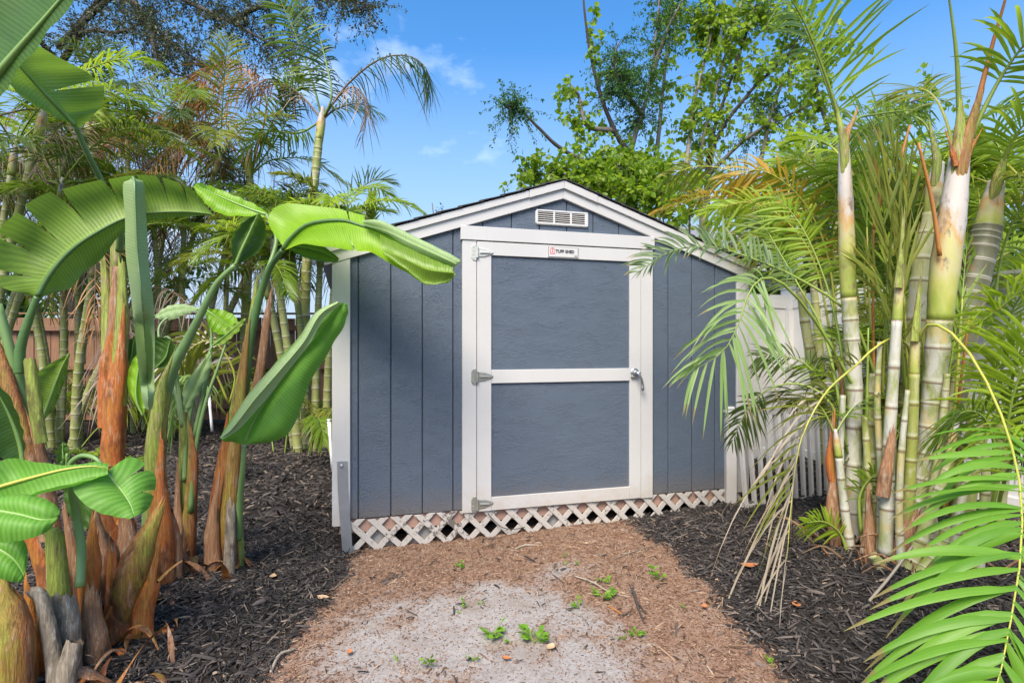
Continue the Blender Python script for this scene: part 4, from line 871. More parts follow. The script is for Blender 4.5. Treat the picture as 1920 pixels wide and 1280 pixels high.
# low clump in the corner: drooping blue-green leaves
p5 = plant('banana_plant', 'low big-leaved plant with curled blue-green leaves over the cut stubs', 20, 1240, 2.2)
banana_leaf(p5, [((-60, 930, 1.98), (-60, 935, 1.98), (-60, 925, 1.98)), ((0, 912, 2.0), (0, 960, 1.93), (4, 862, 2.1)), ((60, 895, 2.02), (70, 922, 1.96), (70, 866, 2.1)), ((120, 880, 2.04), (128, 908, 1.98), (128, 872, 2.08)), ((170, 874, 2.06), (172, 898, 2.02), (176, 866, 2.08)), ((202, 878, 2.08), (203, 888, 2.06), (204, 869, 2.09))],
    'ban_bright', 'rachis_y', .008, .004, bulge=-.06, seed=23, wave=.0015)
banana_leaf(p5, [((200, 886, 2.1), (198, 884, 2.1), (203, 880, 2.1)), ((212, 900, 2.1), (140, 906, 2.02), (246, 856, 2.2)), ((224, 914, 2.1), (148, 934, 2.0), (288, 880, 2.2)), ((236, 930, 2.08), (180, 958, 2.0), (292, 912, 2.18)), ((246, 948, 2.06), (215, 968, 2.02), (280, 950, 2.14)), ((252, 968, 2.04), (243, 972, 2.03), (262, 966, 2.07))],
    'ban_bright', 'midrib', .007, .003, pet=([(150, 1100, 2.15), (152, 1020, 2.2), (140, 950, 2.2), (130, 880, 2.15), (150, 855, 2.12), (180, 860, 2.1)], [.016, .016, .014, .012, .009, .008, .006]), cutR=(.36, .66), gap=.25, flop=.01, bulge=.03, seed=24, wave=.0015)
banana_leaf(p5, [((-50, 950, 1.9), (-50, 948, 1.9), (-50, 955, 1.9)), ((0, 958, 1.9), (10, 930, 1.96), (-10, 1010, 1.86)), ((40, 965, 1.9), (52, 926, 1.97), (30, 1014, 1.86)), ((76, 974, 1.9), (92, 938, 1.96), (66, 1006, 1.87)), ((102, 972, 1.92), (110, 952, 1.95), (92, 993, 1.9)), ((109, 966, 1.93), (110, 962, 1.93), (106, 972, 1.93))], 'ban_bright', 'midrib', .006, bulge=-.05, seed=25, wave=.0015)
banana_leaf(p5, [((-40, 1010, 1.95), (-40, 1000, 1.95), (-40, 1020, 1.95)), ((0, 1030, 1.95), (8, 1008, 1.97), (-10, 1076, 1.93)), ((26, 1048, 1.95), (44, 1012, 1.98), (14, 1088, 1.93)), ((42, 1072, 1.95), (52, 1044, 1.97), (32, 1091, 1.94)), ((44, 1086, 1.95), (46, 1082, 1.95), (40, 1092, 1.95))], 'ban_bright', 'midrib', .006, bulge=-.04, seed=26, wave=.0015)
banana_leaf(p5, [((126, 850, 2.3), (124, 850, 2.3), (128, 850, 2.3)), ((122, 880, 2.3), (108, 870, 2.28), (132, 872, 2.3)), ((118, 850, 2.3), (106, 846, 2.28), (130, 842, 2.3)), ((118, 828, 2.3), (116, 828, 2.3), (122, 828, 2.3))], 'ban_dark', 'midrib', .005, seed=27)
banana_leaf(p5, [((150, 1000, 2.35), (148, 1000, 2.35), (152, 1000, 2.35)), ((146, 970, 2.35), (128, 960, 2.35), (168, 985, 2.35)), ((140, 930, 2.36), (118, 925, 2.36), (172, 955, 2.36)), ((138, 895, 2.36), (120, 890, 2.36), (160, 915, 2.36)), ((136, 870, 2.36), (134, 870, 2.36), (139, 870, 2.36))], 'ban_dark', 'midrib', .006, seed=28)
stub = [ # cut or withered stem bases of the clump: path, radii, material, raggedness, arc
    ([(20, 1300, 2.05), (22, 1200, 2.05), (16, 1130, 2.05), (14, 1105, 2.05)], [.075, .075, .05, .02], 'sh_olive', .07, .95, 'sheath'),
    ([(105, 1262, 2.12), (92, 1180, 2.12), (78, 1120, 2.12), (62, 1108, 2.12)], [.034, .03, .026, .022], 'sh_grey', .012, 1., 'stub'),
    ([(128, 1190, 2.2), (122, 1150, 2.2), (118, 1118, 2.2)], [.046, .048, .045], 'sh_grey', .02, .95, 'stub'),
    ([(112, 1130, 2.22), (110, 1080, 2.22), (104, 1010, 2.22), (98, 995, 2.22)], [.040, .038, .032, .024], 'sh_green', .03, .95, 'stub'),
    ([(125, 1275, 2.08), (134, 1230, 2.08), (142, 1200, 2.08)], [.036, .034, .030], 'sh_grey', .01, 1., 'stub'),
    ([(178, 1200, 2.3), (172, 1160, 2.3), (172, 1120, 2.3)], [.05, .04, .03], 'sh_dry', .05, .9, 'sheath'),
    ([(165, 1130, 2.35), (172, 1060, 2.35), (180, 990, 2.35)], [.036, .04, .016], 'sh_orange', .06, .9, 'sheath'),
    ([(190, 1100, 2.5), (200, 1040, 2.5), (190, 985, 2.5)], [.06, .05, .01], 'sh_dry', .06, .8, 'sheath'),
    ([(228, 1178, 2.5), (238, 1110, 2.5), (262, 1050, 2.5), (288, 990, 2.5)], [.06, .085, .075, .014], 'sh_olive', .10, .95, 'sheath'),
    ([(222, 1180, 2.47), (218, 1130, 2.47), (214, 1060, 2.47)], [.055, .045, .02], 'sh_orange', .10, .75, 'sheath'),
    ([(268, 1150, 2.48), (284, 1100, 2.48), (292, 1060, 2.48)], [.045, .035, .012], 'sh_orange', .10, .6, 'sheath'),
    ([(245, 1080, 2.75), (240, 1020, 2.75), (236, 960, 2.75)], [.05, .05, .02], 'sh_dry', .10, .8, 'sheath'),
    ([(215, 1050, 2.8), (205, 1000, 2.8), (200, 960, 2.8)], [.06, .055, .03], 'sh_orange', .08, .8, 'sheath'),
    ([(150, 1100, 2.4), (140, 1040, 2.4), (130, 985, 2.4)], [.05, .03, .016], 'sh_dry', .08, .7, 'sheath'),
    ([(92, 1100, 2.3), (80, 1050, 2.3), (66, 1010, 2.3)], [.04, .035, .03], 'sh_orange', .08, .7, 'sheath'),
    ([(60, 1290, 2.2), (62, 1210, 2.2), (58, 1150, 2.2)], [.05, .04, .02], 'sh_orange', .10, .7, 'sheath'),
    ([(195, 1215, 2.36), (186, 1185, 2.36), (196, 1165, 2.36)], [.03, .02, .008], 'sh_orange', .05, .6, 'sheath')]
p6 = plant('banana_clump', 'cluster of cut grey stubs and withered orange sheaths in the near mulch', 150, 1180, 2.3)
for k, (pts, rad, mt, rg, ar, nm_) in enumerate(stub): p6.world(nm_, sheath(pts, rad, 60 + k, ragged=rg, arc=ar, flat=.85), M[mt])
# slim young plants between the orange stem and the long pale stalk
p8 = plant('banana_plant', 'slim young big-leaved plant with small leaves in front of the fence', 345, 1000, 3.45)
p8.world('sheath', sheath([(348, 1005, 3.45), (345, 930, 3.45), (345, 850, 3.45), (342, 775, 3.45)], [.04, .045, .03, .02], 40, ragged=.05, arc=.9), M['sh_green'])
p8.world('sheath', sheath([(352, 1010, 3.42), (358, 940, 3.42), (362, 860, 3.42), (358, 805, 3.42)], [.05, .035, .03, .012], 41, ragged=.06, arc=.8), M['sh_olive'])
p8.world('sheath', sheath([(340, 1010, 3.40), (334, 960, 3.40), (334, 890, 3.40)], [.045, .025, .01], 42, ragged=.07, arc=.7), M['sh_dry'])
for st, mt, pet, sd_ in [
    ([((395, 660, 3.5), (394, 660, 3.5), (396, 660, 3.5)), ((380, 690, 3.48), (370, 688, 3.46), (396, 690, 3.5)), ((362, 730, 3.46), (345, 726, 3.44), (374, 735, 3.48)), ((348, 760, 3.45), (342, 752, 3.44), (356, 765, 3.46)), ((345, 775, 3.45), (344, 774, 3.45), (346, 776, 3.45))], 'ban_pale', None, 1),
    ([((384, 580, 3.6), (384, 579, 3.6), (384, 582, 3.6)), ((400, 590, 3.6), (412, 580, 3.66), (392, 612, 3.54)), ((420, 604, 3.6), (440, 592, 3.66), (410, 626, 3.54)), ((448, 622, 3.6), (450, 618, 3.6), (444, 626, 3.6))], 'ban_lime', ([(356, 860, 3.42), (372, 780, 3.5), (392, 690, 3.55), (396, 620, 3.6)], [.016, .012, .01, .008, .006]), 2),
    ([((375, 580, 3.7), (375, 578, 3.7), (375, 582, 3.7)), ((345, 578, 3.7), (344, 570, 3.72), (346, 590, 3.68)), ((315, 584, 3.7), (314, 574, 3.72), (318, 600, 3.68)), ((291, 594, 3.7), (290, 592, 3.7), (292, 597, 3.7))], 'ban_pale', ([(342, 800, 3.45), (326, 720, 3.55), (302, 650, 3.62), (300, 610, 3.66), (330, 588, 3.7), (360, 582, 3.7)], [.014, .012, .01, .008, .007, .006, .005]), 3),
    ([((398, 648, 3.55), (397, 647, 3.55), (399, 649, 3.55)), ((414, 636, 3.55), (410, 628, 3.57), (420, 644, 3.53)), ((438, 616, 3.55), (434, 610, 3.57), (444, 622, 3.53)), ((460, 597, 3.55), (459, 596, 3.55), (461, 598, 3.55))], 'ban_mid', ([(346, 900, 3.42), (352, 800, 3.46), (376, 700, 3.5)], [.016, .012, .009, .006]), 4),
    ([((292, 690, 3.3), (291, 690, 3.3), (293, 690, 3.3)), ((310, 670, 3.3), (286, 650, 3.3), (332, 690, 3.32)), ((316, 650, 3.3), (292, 632, 3.3), (338, 668, 3.32)), ((320, 636, 3.3), (318, 635, 3.3), (322, 637, 3.3))], 'ban_dark', None, 5),
    ([((268, 780, 3.1), (267, 780, 3.1), (269, 780, 3.1)), ((256, 750, 3.1), (242, 735, 3.1), (272, 760, 3.12)), ((256, 715, 3.12), (240, 700, 3.12), (274, 730, 3.14)), ((262, 680, 3.14), (250, 672, 3.14), (276, 690, 3.16)), ((268, 655, 3.16), (267, 655, 3.16), (270, 656, 3.16))], 'ban_lime', None, 6),
    ([((240, 690, 3.25), (239, 690, 3.25), (241, 690, 3.25)), ((246, 670, 3.25), (236, 660, 3.25), (258, 676, 3.25)), ((250, 645, 3.25), (240, 640, 3.25), (262, 650, 3.25)), ((254, 630, 3.25), (253, 630, 3.25), (256, 630, 3.25))], 'ban_dark', None, 7)]:
    banana_leaf(p8, st, mt, 'midrib', .006, .003, pet=pet, bulge=.03, seed=80 + sd_)
p8.world('petiole', tube(ats([(358, 960, 3.4), (364, 860, 3.42), (384, 760, 3.45), (408, 690, 3.5), (425, 640, 3.55)]), [.018, .014, .011, .009, .006], 8, 24), M['petiole'])
p8.world('petiole', tube(ats([(300, 640, 3.4), (315, 632, 3.4), (326, 660, 3.4), (336, 740, 3.42), (342, 800, 3.44)]), [.006, .007, .008, .010, .012], 8, 24), M['ban_pale'])

# dry strips and torn sheath edges round the feet of the clump
r_ = np.random.default_rng(77)
def dry_strip(t, p, az, L, w, seed, m):
    r = np.random.default_rng(seed); n = 9; s = np.linspace(0, 1, n); h = np.array([cos(az), sin(az), 0])
    rise = r.uniform(-.1, 1.3); C = p + h[None] * (L * s * r.uniform(.3, .9))[:, None] + np.array([0, 0, 1.])[None] * (L * (rise * s - r.uniform(.3, 1.2) * s ** 2.4))[:, None]
    C[:, 2] = np.maximum(C[:, 2], gz(C[:, 0], C[:, 1]) + .004)
    sd = np.array([-h[1], h[0], 0]) ; tw = np.linspace(0, r.normal(0, 1.2), n)
    W_ = (sd[None] * np.cos(tw)[:, None] + np.array([0, 0, 1.])[None] * np.sin(tw)[:, None]) * (w * np.interp(s, [0, .3, 1], [.8, 1, .15]) * (1 + r.normal(0, .15, n)))[:, None]
    V = np.stack([C - W_, C + np.array([0, 0, .25 * w]), C + W_], 1).reshape(-1, 3); i = np.arange(n - 1)[:, None] * 3 + np.arange(2)[None]
    F = np.stack([i, i + 1, i + 4, i + 3], -1).reshape(-1, 4); uv = np.stack([np.tile([.1, .5, .9], n), np.repeat(s, 3)], 1)
    t.world('dry_strip', (V, F, uv), M[m])
for k in range(110):
    cx, cy = [(-1.62, 2.2), (-1.75, 2.45), (-1.9, 2.75), (-1.95, 3.1), (-1.66, 3.22), (-2.3, 3.1)][k % 6]
    x, y = cx + r_.normal(0, .13), cy + r_.normal(0, .10)
    dry_strip(p6, np.array([x, y, float(gz(x, y)) + .0]), r_.uniform(0, 6.28), r_.uniform(.10, .30), r_.uniform(.008, .028), k, ['sh_orange', 'sh_dry', 'sh_dry', 'sh_olive', 'sh_orange'][k % 5])
# ------------------------------------------------------------------ cane palms
def gpos(px, Y): 
    x = (px - 960) / F_PX * Y; return np.array([x, Y, float(gz(x, Y))])
def far_clump(label, px, Y, canes, seed, L=1.9, ntop=7, mats=('fr_green', 'fr_dark', 'fr_olive', 'fr_lime'), dead=.18, n=46, lw=.024, ll=.46, low=6, group='cane palm clumps behind the mulch beds'):
    'canes: (px at the bottom, px and row at the top)'
    r = np.random.default_rng(seed); b0 = gpos(px, Y); t = T('cane_palm', label, 'palm', tuple(b0), 0, group)
    for k, (pb, pt, py, yo) in enumerate(canes):
        a = gpos(pb, Y + yo); c = at(pt, py, Y + yo + r.uniform(-.3, .3)); a[2] -= .05
        mid = (a + c) / 2 + np.array([(c - a)[0] * -.12, r.uniform(-.05, .05), 0])
        rd = r.uniform(.036, .052)
        cane(t, [a, mid, c], [rd * 1.2, rd, rd * .85], 'cane_far', .13, seed + k, 10, world=True)
        dirc = nrm(c - mid); sh = c + dirc * .45
        t.world('crownshaft', tube([c, c + dirc * .2, sh], [rd * .95, rd * 1.05, rd * .5], 10, 8, vscale=1), M['shaft'])
        az0 = r.uniform(0, 6.28)
        for j in range(ntop):
            az = az0 + j * 2.4 + r.normal(0, .2); dd = r.random() < dead and j > 1
            old = j / ntop
            C = catmull(arch(sh - dirc * .1, az, L * r.uniform(.75, 1.1), r.uniform(.85, 1.15) - .75 * old - (.5 if dd else 0), r.uniform(.45, .75) + (.25 if dd else 0)), 40)
            mt = r.choice(['fr_dead', 'fr_rust']) if dd else mats[r.integers(len(mats))]
            lv, ra = frond_geo(C, .011, n=n, L=ll * r.uniform(.85, 1.1), w=lw * (.5 if dd else 1), droop=r.uniform(.3, .7) + (.5 if dd else 0), lift=.05 if dd else .35, segs=4, seed=seed * 50 + k * 9 + j, cols=2, curl=.25 if dd else .04, miss=.35 if dd else .03, base=.2)
            fr = t.world('frond', lv, M[mt]); t.world('rachis', ra, M['rachis_d' if dd else 'rachis'], fr)
    for j in range(low):
        p = gpos(px + r.uniform(-60, 60), Y + r.uniform(-.3, .4)); C = catmull(arch(p, r.uniform(0, 6.28), L * r.uniform(.9, 1.3) , r.uniform(.9, 1.25), r.uniform(.55, .85)), 40)
        lv, ra = frond_geo(C, .010, n=n, L=ll * r.uniform(.8, 1.0), w=lw, droop=r.uniform(.4, .8), lift=.3, segs=4, seed=seed * 70 + j, cols=2, curl=.04, base=.35)
        fr = t.world('frond', lv, M[mats[r.integers(len(mats))]]); t.world('rachis', ra, M['rachis'], fr)
    return t
far_clump('cane palm clump with slanting green canes before the fence at far left', 120, 7.2, [(95, 60, 560, 0), (110, 118, 470, .2), (140, 175, 520, -.2), (105, 30, 420, .5), (130, 245, 590, .1), (150, 150, 400, .6)], 101, ntop=8, L=1.7, low=5)
far_clump('cane palm clump standing close behind the shed wall by the fence', 570, 7.0, [(560, 520, 520, 0), (575, 548, 480, .2), (590, 600, 500, .2), (610, 632, 470, .3), (555, 505, 560, .3)], 102, L=1.2, ntop=9, low=7, mats=('fr_green', 'fr_olive', 'fr_lime', 'fr_green'), dead=.1, ll=.34)
far_clump('cane palm clump behind the slim young plant, before the fence', 330, 8.2, [(320, 290, 450, 0), (345, 345, 420, .2), (360, 420, 480, .4), (350, 470, 500, .1)], 103, L=1.7, ntop=9, low=3, mats=('fr_green', 'fr_green', 'fr_dark', 'fr_olive'))
far_clump('tall cane palm clump at the far left edge with withered fronds above', -60, 6.4, [(-60, 20, 330, 0), (-40, 70, 260, .3), (-30, 95, 400, .5), (-60, 130, 290, .8)], 104, L=1.7, ntop=6, dead=.3, mats=('fr_green', 'fr_dark', 'fr_lime', 'fr_lime'))
far_clump('tall cane palm with brown hanging fronds under the oak branches', 250, 8.6, [(250, 240, 300, 0), (270, 330, 290, .2), (235, 170, 260, .4), (280, 400, 330, .2)], 105, L=1.9, ntop=10, dead=.55, mats=('fr_dark', 'fr_green', 'fr_olive'))
far_clump('cane palm clump beyond the wooden fence with dense dark fronds', 260, 11.2, [(60, 40, 380, 0), (180, 170, 320, 0), (300, 300, 420, 0), (420, 430, 430, .1), (520, 525, 470, 0), (100, 100, 460, .1)], 107, L=2.0, ntop=8, dead=.2, mats=('fr_dark', 'fr_dark', 'fr_green'), ll=.6, lw=.03)
# single tall palm beside the shed roof, with withered arching fronds
tp = T('tall_palm', 'tall slender palm above the shed eave with withered drooping fronds', 'palm', tuple(gpos(570, 8.4)))
cane(tp, [gpos(570, 8.4), at(572, 560, 8.4), at(584, 400, 8.4), at(598, 262, 8.4)], [.09, .075, .065, .06], 'cane_far', .14, 5, 12, world=True)
tp.world('crownshaft', tube(ats([(598, 264, 8.4), (602, 232, 8.4), (606, 200, 8.4)]), [.06, .065, .03], 10, 10, vscale=1), M['shaft'])
for pts, mt, ra, kw in [
    ([(604, 225, 8.4), (585, 150, 8.3), (556, 70, 8.2), (530, 10, 8.1), (512, -40, 8.0)], 'fr_green', 'rachis', dict(n=46, L=.62, droop=.3, lift=.3)),
    ([(604, 225, 8.4), (622, 180, 8.3), (612, 120, 8.3), (596, 60, 8.3), (570, -10, 8.3)], 'fr_dark', 'rachis', dict(n=46, L=.6, droop=.4, lift=.3)),
    ([(605, 222, 8.4), (650, 160, 8.3), (710, 112, 8.2), (765, 105, 8.1), (800, 130, 8.05), (806, 178, 8.0)], 'fr_dark', 'rachis_d', dict(n=60, L=.42, droop=1.1, lift=-.1, w=.02, curl=.2, miss=.2)),
    ([(605, 222, 8.4), (640, 175, 8.3), (668, 165, 8.2), (690, 200, 8.2), (676, 262, 8.15)], 'fr_dead', 'rachis_d', dict(n=44, L=.36, droop=1.0, lift=-.1, w=.02, curl=.2, miss=.3)),
    ([(604, 225, 8.4), (575, 190, 8.5), (545, 165, 8.6), (500, 150, 8.7), (460, 175, 8.7)], 'fr_dead', 'rachis_d', dict(n=46, L=.45, droop=.9, lift=-.1, w=.02, curl=.2, miss=.2)),
    ([(604, 225, 8.4), (560, 250, 8.5), (500, 250, 8.6), (450, 300, 8.6)], 'fr_green', 'rachis', dict(n=46, L=.5, droop=.6, lift=.1)),
    ([(604, 225, 8.4), (630, 205, 8.4), (672, 195, 8.4), (715, 215, 8.4)], 'fr_grey', 'rachis_d', dict(n=40, L=.4, droop=.5, lift=.1, w=.02))]:
    frond(tp, pts, mt, ra, segs=4, cols=2, seed=int(pts[1][0]), r0=.018, **{'w': .026, **kw})
# extra dead and green fronds crossing below the oak, on a second tall palm
tp2 = T('tall_palm', 'palm with rust brown drooping fronds left of the slender tall palm', 'palm', tuple(gpos(455, 8.9)))
cane(tp2, [gpos(455, 8.9), at(462, 560, 8.9), at(470, 420, 8.9), at(468, 330, 8.9)], [.08, .07, .06, .055], 'cane_far', .14, 6, 12, world=True)
for pts, mt, ra, kw in [
    ([(468, 330, 8.9), (440, 250, 8.8), (400, 200, 8.8), (360, 180, 8.7), (335, 172, 8.7)], 'fr_yellow', 'rachis_y', dict(n=34, L=.34, droop=.7, lift=.0, w=.025)),
    ([(468, 330, 8.9), (500, 200, 8.8), (470, 140, 8.7), (420, 125, 8.7), (375, 150, 8.7), (365, 210, 8.7)], 'fr_rust', 'rachis_o', dict(n=56, L=.5, droop=1.2, lift=-.15, w=.022, curl=.25)),
    ([(468, 330, 8.9), (505, 240, 8.8), (540, 180, 8.7), (570, 150, 8.7)], 'fr_green', 'rachis', dict(n=44, L=.55, droop=.4, lift=.2)),
    ([(468, 330, 8.9), (525, 250, 8.8), (545, 190, 8.7), (520, 130, 8.6)], 'fr_dark', 'rachis', dict(n=44, L=.5, droop=.4, lift=.2)),
    ([(468, 330, 8.9), (420, 260, 8.9), (330, 220, 8.9), (260, 215, 8.9), (180, 250, 8.9)], 'fr_rust', 'rachis_o', dict(n=56, L=.55, droop=.9, lift=-.05, w=.024, curl=.25)),
    ([(468, 330, 8.9), (400, 300, 8.8), (330, 280, 8.7), (270, 310, 8.6)], 'fr_dead', 'rachis_d', dict(n=50, L=.5, droop=1.1, lift=-.1, w=.022, curl=.25)),
    ([(468, 330, 8.9), (510, 300, 8.8), (580, 300, 8.7), (640, 340, 8.6)], 'fr_grey', 'rachis', dict(n=46, L=.5, droop=.4, lift=.2, w=.024)),
    ([(468, 340, 8.9), (560, 400, 8.6), (650, 370, 8.4), (700, 338, 8.3), (735, 345, 8.3)], 'fr_grey', 'rachis_d', dict(n=46, L=.42, droop=.2, lift=.35, w=.018, base=.35)),
    ([(640, 560, 7.2), (672, 470, 7.3), (690, 420, 7.3), (698, 368, 7.3)], 'fr_lime', 'rachis', dict(n=30, L=.3, droop=.05, lift=.05, a0=14, a1=6, w=.03, base=.5))]:
    frond(tp2, pts, mt, ra, segs=4, cols=2, seed=int(pts[1][0]) + 7, r0=.016, **{'w': .026, **kw})
tp2.world('crownshaft', tube(ats([(468, 335, 8.9), (466, 300, 8.9), (470, 270, 8.9)]), [.055, .06, .02], 10, 10, vscale=1), M['shaft'])
# pale low frond in front of the fence
lp = T('palm_seedling', 'low palm with pale drooping leaflets beside the white stake', 'palm', tuple(gpos(400, 5.6)))
for pts, mt in [([(430, 760, 5.4), (400, 690, 5.3), (370, 650, 5.3), (345, 690, 5.2), (335, 760, 5.2)], 'fr_straw'), ([(430, 760, 5.4), (440, 700, 5.3), (400, 640, 5.2), (350, 660, 5.1), (318, 730, 5.0)], 'fr_olive'), ([(425, 780, 5.4), (380, 720, 5.2), (345, 720, 5.1), (322, 800, 5.0)], 'fr_sage')]:
    frond(lp, pts, mt, 'rachis_y', n=34, L=.42, w=.03, droop=.6, lift=.2, segs=4, cols=2, seed=int(pts[2][0]), base=.25)

# ------------------------------------------------------------------ right: big ringed canes close to the viewer
rp_ = T('cane_palm', 'large cane palm clump with thick ringed whitish canes beside the door path', 'palm', tuple(gpos(1690, 3.1)), 0, 'cane palm clumps behind the mulch beds')
canes = [  # path (top to bottom written from the ground up), radii, material, node spacing
    ([(1606, 1010, 3.25), (1600, 900, 3.22), (1603, 760, 3.2), (1598, 650, 3.2), (1591, 558, 3.2)], [.044, .046, .043, .041, .040], 'cane_white', .14),
    ([(1700, 1030, 3.05), (1722, 930, 3.05), (1740, 830, 3.03), (1752, 720, 3.02), (1762, 600, 3.0)], [.058, .052, .050, .054, .058], 'cane_white', .135),
    ([(1705, 1090, 3.0), (1702, 1000, 3.0), (1706, 900, 3.0), (1711, 800, 3.0), (1714, 700, 3.0)], [.036, .031, .028, .026, .024], 'cane_green', .15),
    ([(1660, 1040, 2.98), (1664, 930, 2.98), (1668, 820, 2.98), (1674, 720, 2.98), (1682, 600, 2.98)], [.036, .033, .030, .027, .024], 'cane_white', .20),
    ([(1752, 960, 3.4), (1762, 860, 3.4), (1785, 720, 3.4), (1812, 580, 3.4), (1840, 470, 3.4), (1852, 425, 3.4)], [.085, .082, .085, .088, .080, .075], 'cane_dark', .10),
    ([(1690, 940, 3.35), (1700, 800, 3.35), (1712, 650, 3.35), (1728, 500, 3.35), (1748, 400, 3.35)], [.055, .052, .052, .05, .048], 'cane_green', .16),
    ([(1684, 1105, 2.85), (1716, 1040, 2.85), (1745, 960, 2.85), (1768, 900, 2.85), (1780, 868, 2.85)], [.038, .034, .028, .024, .020], 'cane_green', .11),
    ([(1695, 1150, 2.75), (1702, 1110, 2.76), (1730, 1070, 2.78), (1765, 1020, 2.8), (1775, 980, 2.8)], [.034, .032, .030, .028, .02], 'cane_green', .05),
    ([(1640, 1010, 3.15), (1634, 900, 3.15), (1630, 800, 3.15), (1640, 700, 3.15)], [.036, .032, .03, .026], 'cane_green', .14),
    ([(1608, 930, 3.35), (1592, 860, 3.35), (1570, 780, 3.35)], [.03, .03, .024], 'cane_green', .12),
    ([(1798, 1060, 3.0), (1815, 960, 3.0), (1830, 860, 3.0), (1838, 800, 3.0)], [.034, .03, .026, .02], 'cane_green', .12),
    ([(1730, 1010, 3.3), (1752, 900, 3.3), (1778, 790, 3.3), (1800, 690, 3.3)], [.04, .036, .034, .03], 'cane_green', .12),
    ([(1860, 1000, 3.3), (1875, 880, 3.3), (1880, 780, 3.3)], [.05, .046, .04], 'cane_green', .12),
    ([(1545, 780, 3.75), (1528, 700, 3.75), (1512, 620, 3.75), (1502, 545, 3.75)], [.034, .034, .032, .028], 'cane_green', .20),
    ([(1660, 1085, 2.9), (1650, 1060, 2.9), (1636, 1040, 2.9)], [.028, .03, .024], 'cane_green', .03)]
canes += [([(1648, 1045, 3.05), (1652, 900, 3.05), (1645, 760, 3.05), (1650, 640, 3.05)], [.022, .018, .016, .012], 'cane_white', .15), ([(1622, 1020, 3.1), (1628, 900, 3.1), (1621, 780, 3.1)], [.024, .02, .016], 'cane_green', .13), ([(1735, 1050, 2.95), (1748, 930, 2.95), (1766, 800, 2.95), (1776, 700, 2.95)], [.026, .021, .019, .014], 'cane_green', .12),
    ([(1775, 1090, 2.9), (1795, 980, 2.9), (1820, 860, 2.9)], [.026, .021, .016], 'cane_white', .12), ([(1832, 1090, 2.8), (1845, 960, 2.8), (1850, 840, 2.8)], [.026, .022, .016], 'cane_green', .11), ([(1582, 970, 3.2), (1576, 860, 3.2), (1581, 740, 3.2)], [.022, .018, .014], 'cane_white', .14), ([(1690, 1075, 2.9), (1686, 950, 2.9), (1691, 840, 2.9), (1702, 730, 2.9)], [.021, .018, .015, .011], 'cane_white', .16)]
for k, (pts, rad, mt, nd) in enumerate(canes): cane(rp_, pts, rad, mt, nd, 200 + k, swell=.012 if mt == 'cane_dark' else .05)
def shaft(pts, rad): rp_.world('crownshaft', tube(ats(pts), rad, 14, 24, vscale=1.0, rough=.012), M['shaft'])
shaft([(1591, 560, 3.2), (1588, 460, 3.2), (1585, 360, 3.2), (1582, 265, 3.2)], [.040, .043, .038, .026])
shaft([(1762, 602, 3.0), (1772, 500, 3.0), (1786, 400, 3.0), (1799, 295, 3.0)], [.058, .068, .064, .046])
shaft([(1852, 426, 3.4), (1858, 390, 3.4), (1868, 340, 3.4)], [.070, .060, .04])
shaft([(1748, 402, 3.35), (1752, 350, 3.35), (1760, 305, 3.35)], [.046, .044, .03])
shaft([(1714, 702, 3.0), (1716, 640, 3.0), (1722, 570, 3.0)], [.024, .022, .012]); shaft([(1682, 602, 2.98), (1686, 540, 2.98), (1690, 470, 2.98)], [.024, .022, .012])
shaft([(1780, 870, 2.85), (1786, 820, 2.85), (1800, 770, 2.85)], [.020, .018, .010])
for pts, rad, mt in [([(1584, 340, 3.19), (1582, 268, 3.18), (1570, 212, 3.18)], [.020, .025, .012], 'sh_green'), ([(1585, 330, 3.19), (1586, 262, 3.18), (1600, 222, 3.19)], [.018, .020, .010], 'sh_olive'), ([(1790, 390, 2.99), (1800, 292, 2.98), (1798, 205, 2.98)], [.036, .040, .016], 'sh_green'), ([(1794, 380, 2.98), (1806, 290, 2.97), (1834, 188, 2.95)], [.034, .034, .015], 'sh_olive'), ([(1862, 380, 3.38), (1870, 335, 3.37), (1886, 285, 3.33)], [.036, .034, .014], 'sh_green'), ([(1752, 350, 3.33), (1757, 300, 3.33), (1745, 245, 3.38)], [.026, .026, .012], 'sh_green'), ([(1714, 640, 2.98), (1720, 580, 2.98), (1726, 520, 2.98)], [.022, .015, .006], 'sh_green'), ([(1684, 540, 2.96), (1690, 475, 2.96), (1694, 410, 2.96)], [.022, .014, .006], 'sh_green'), ([(1566, 1010, 3.2), (1562, 960, 3.2), (1565, 880, 3.2), (1560, 800, 3.2)], [.03, .042, .026, .014], 'sh_dry'), ([(1625, 1040, 3.05), (1630, 990, 3.05), (1628, 930, 3.05)], [.04, .03, .012], 'sh_dry'), ([(1655, 930, 2.95), (1662, 880, 2.95), (1672, 820, 2.95)], [.036, .034, .02], 'sh_dry'),
                     ([(1690, 1050, 2.95), (1700, 1000, 2.95), (1712, 968, 2.95)], [.05, .05, .03], 'sh_dry'), ([(1760, 1110, 2.95), (1776, 1060, 2.95), (1790, 985, 2.95)], [.04, .035, .015], 'sh_grey'), ([(1640, 1110, 2.95), (1636, 1070, 2.95), (1628, 1020, 2.95)], [.06, .05, .02], 'sh_dry'),
                     ([(1735, 1130, 2.9), (1740, 1090, 2.9), (1752, 1050, 2.9)], [.05, .04, .015], 'sh_dry'), ([(1570, 950, 3.2), (1558, 870, 3.2), (1562, 790, 3.2)], [.02, .03, .012], 'sh_orange'), ([(1806, 312, 2.96), (1814, 290, 2.96), (1826, 268, 2.96)], [.012, .018, .006], 'sh_orange'), ([(1792, 312, 2.96), (1788, 292, 2.96), (1780, 270, 2.96)], [.012, .018, .006], 'sh_orange')]:
    rp_.world('dry_sheath', sheath(pts, rad, int(pts[0][0]), ragged=.06, arc=.75), M[mt])
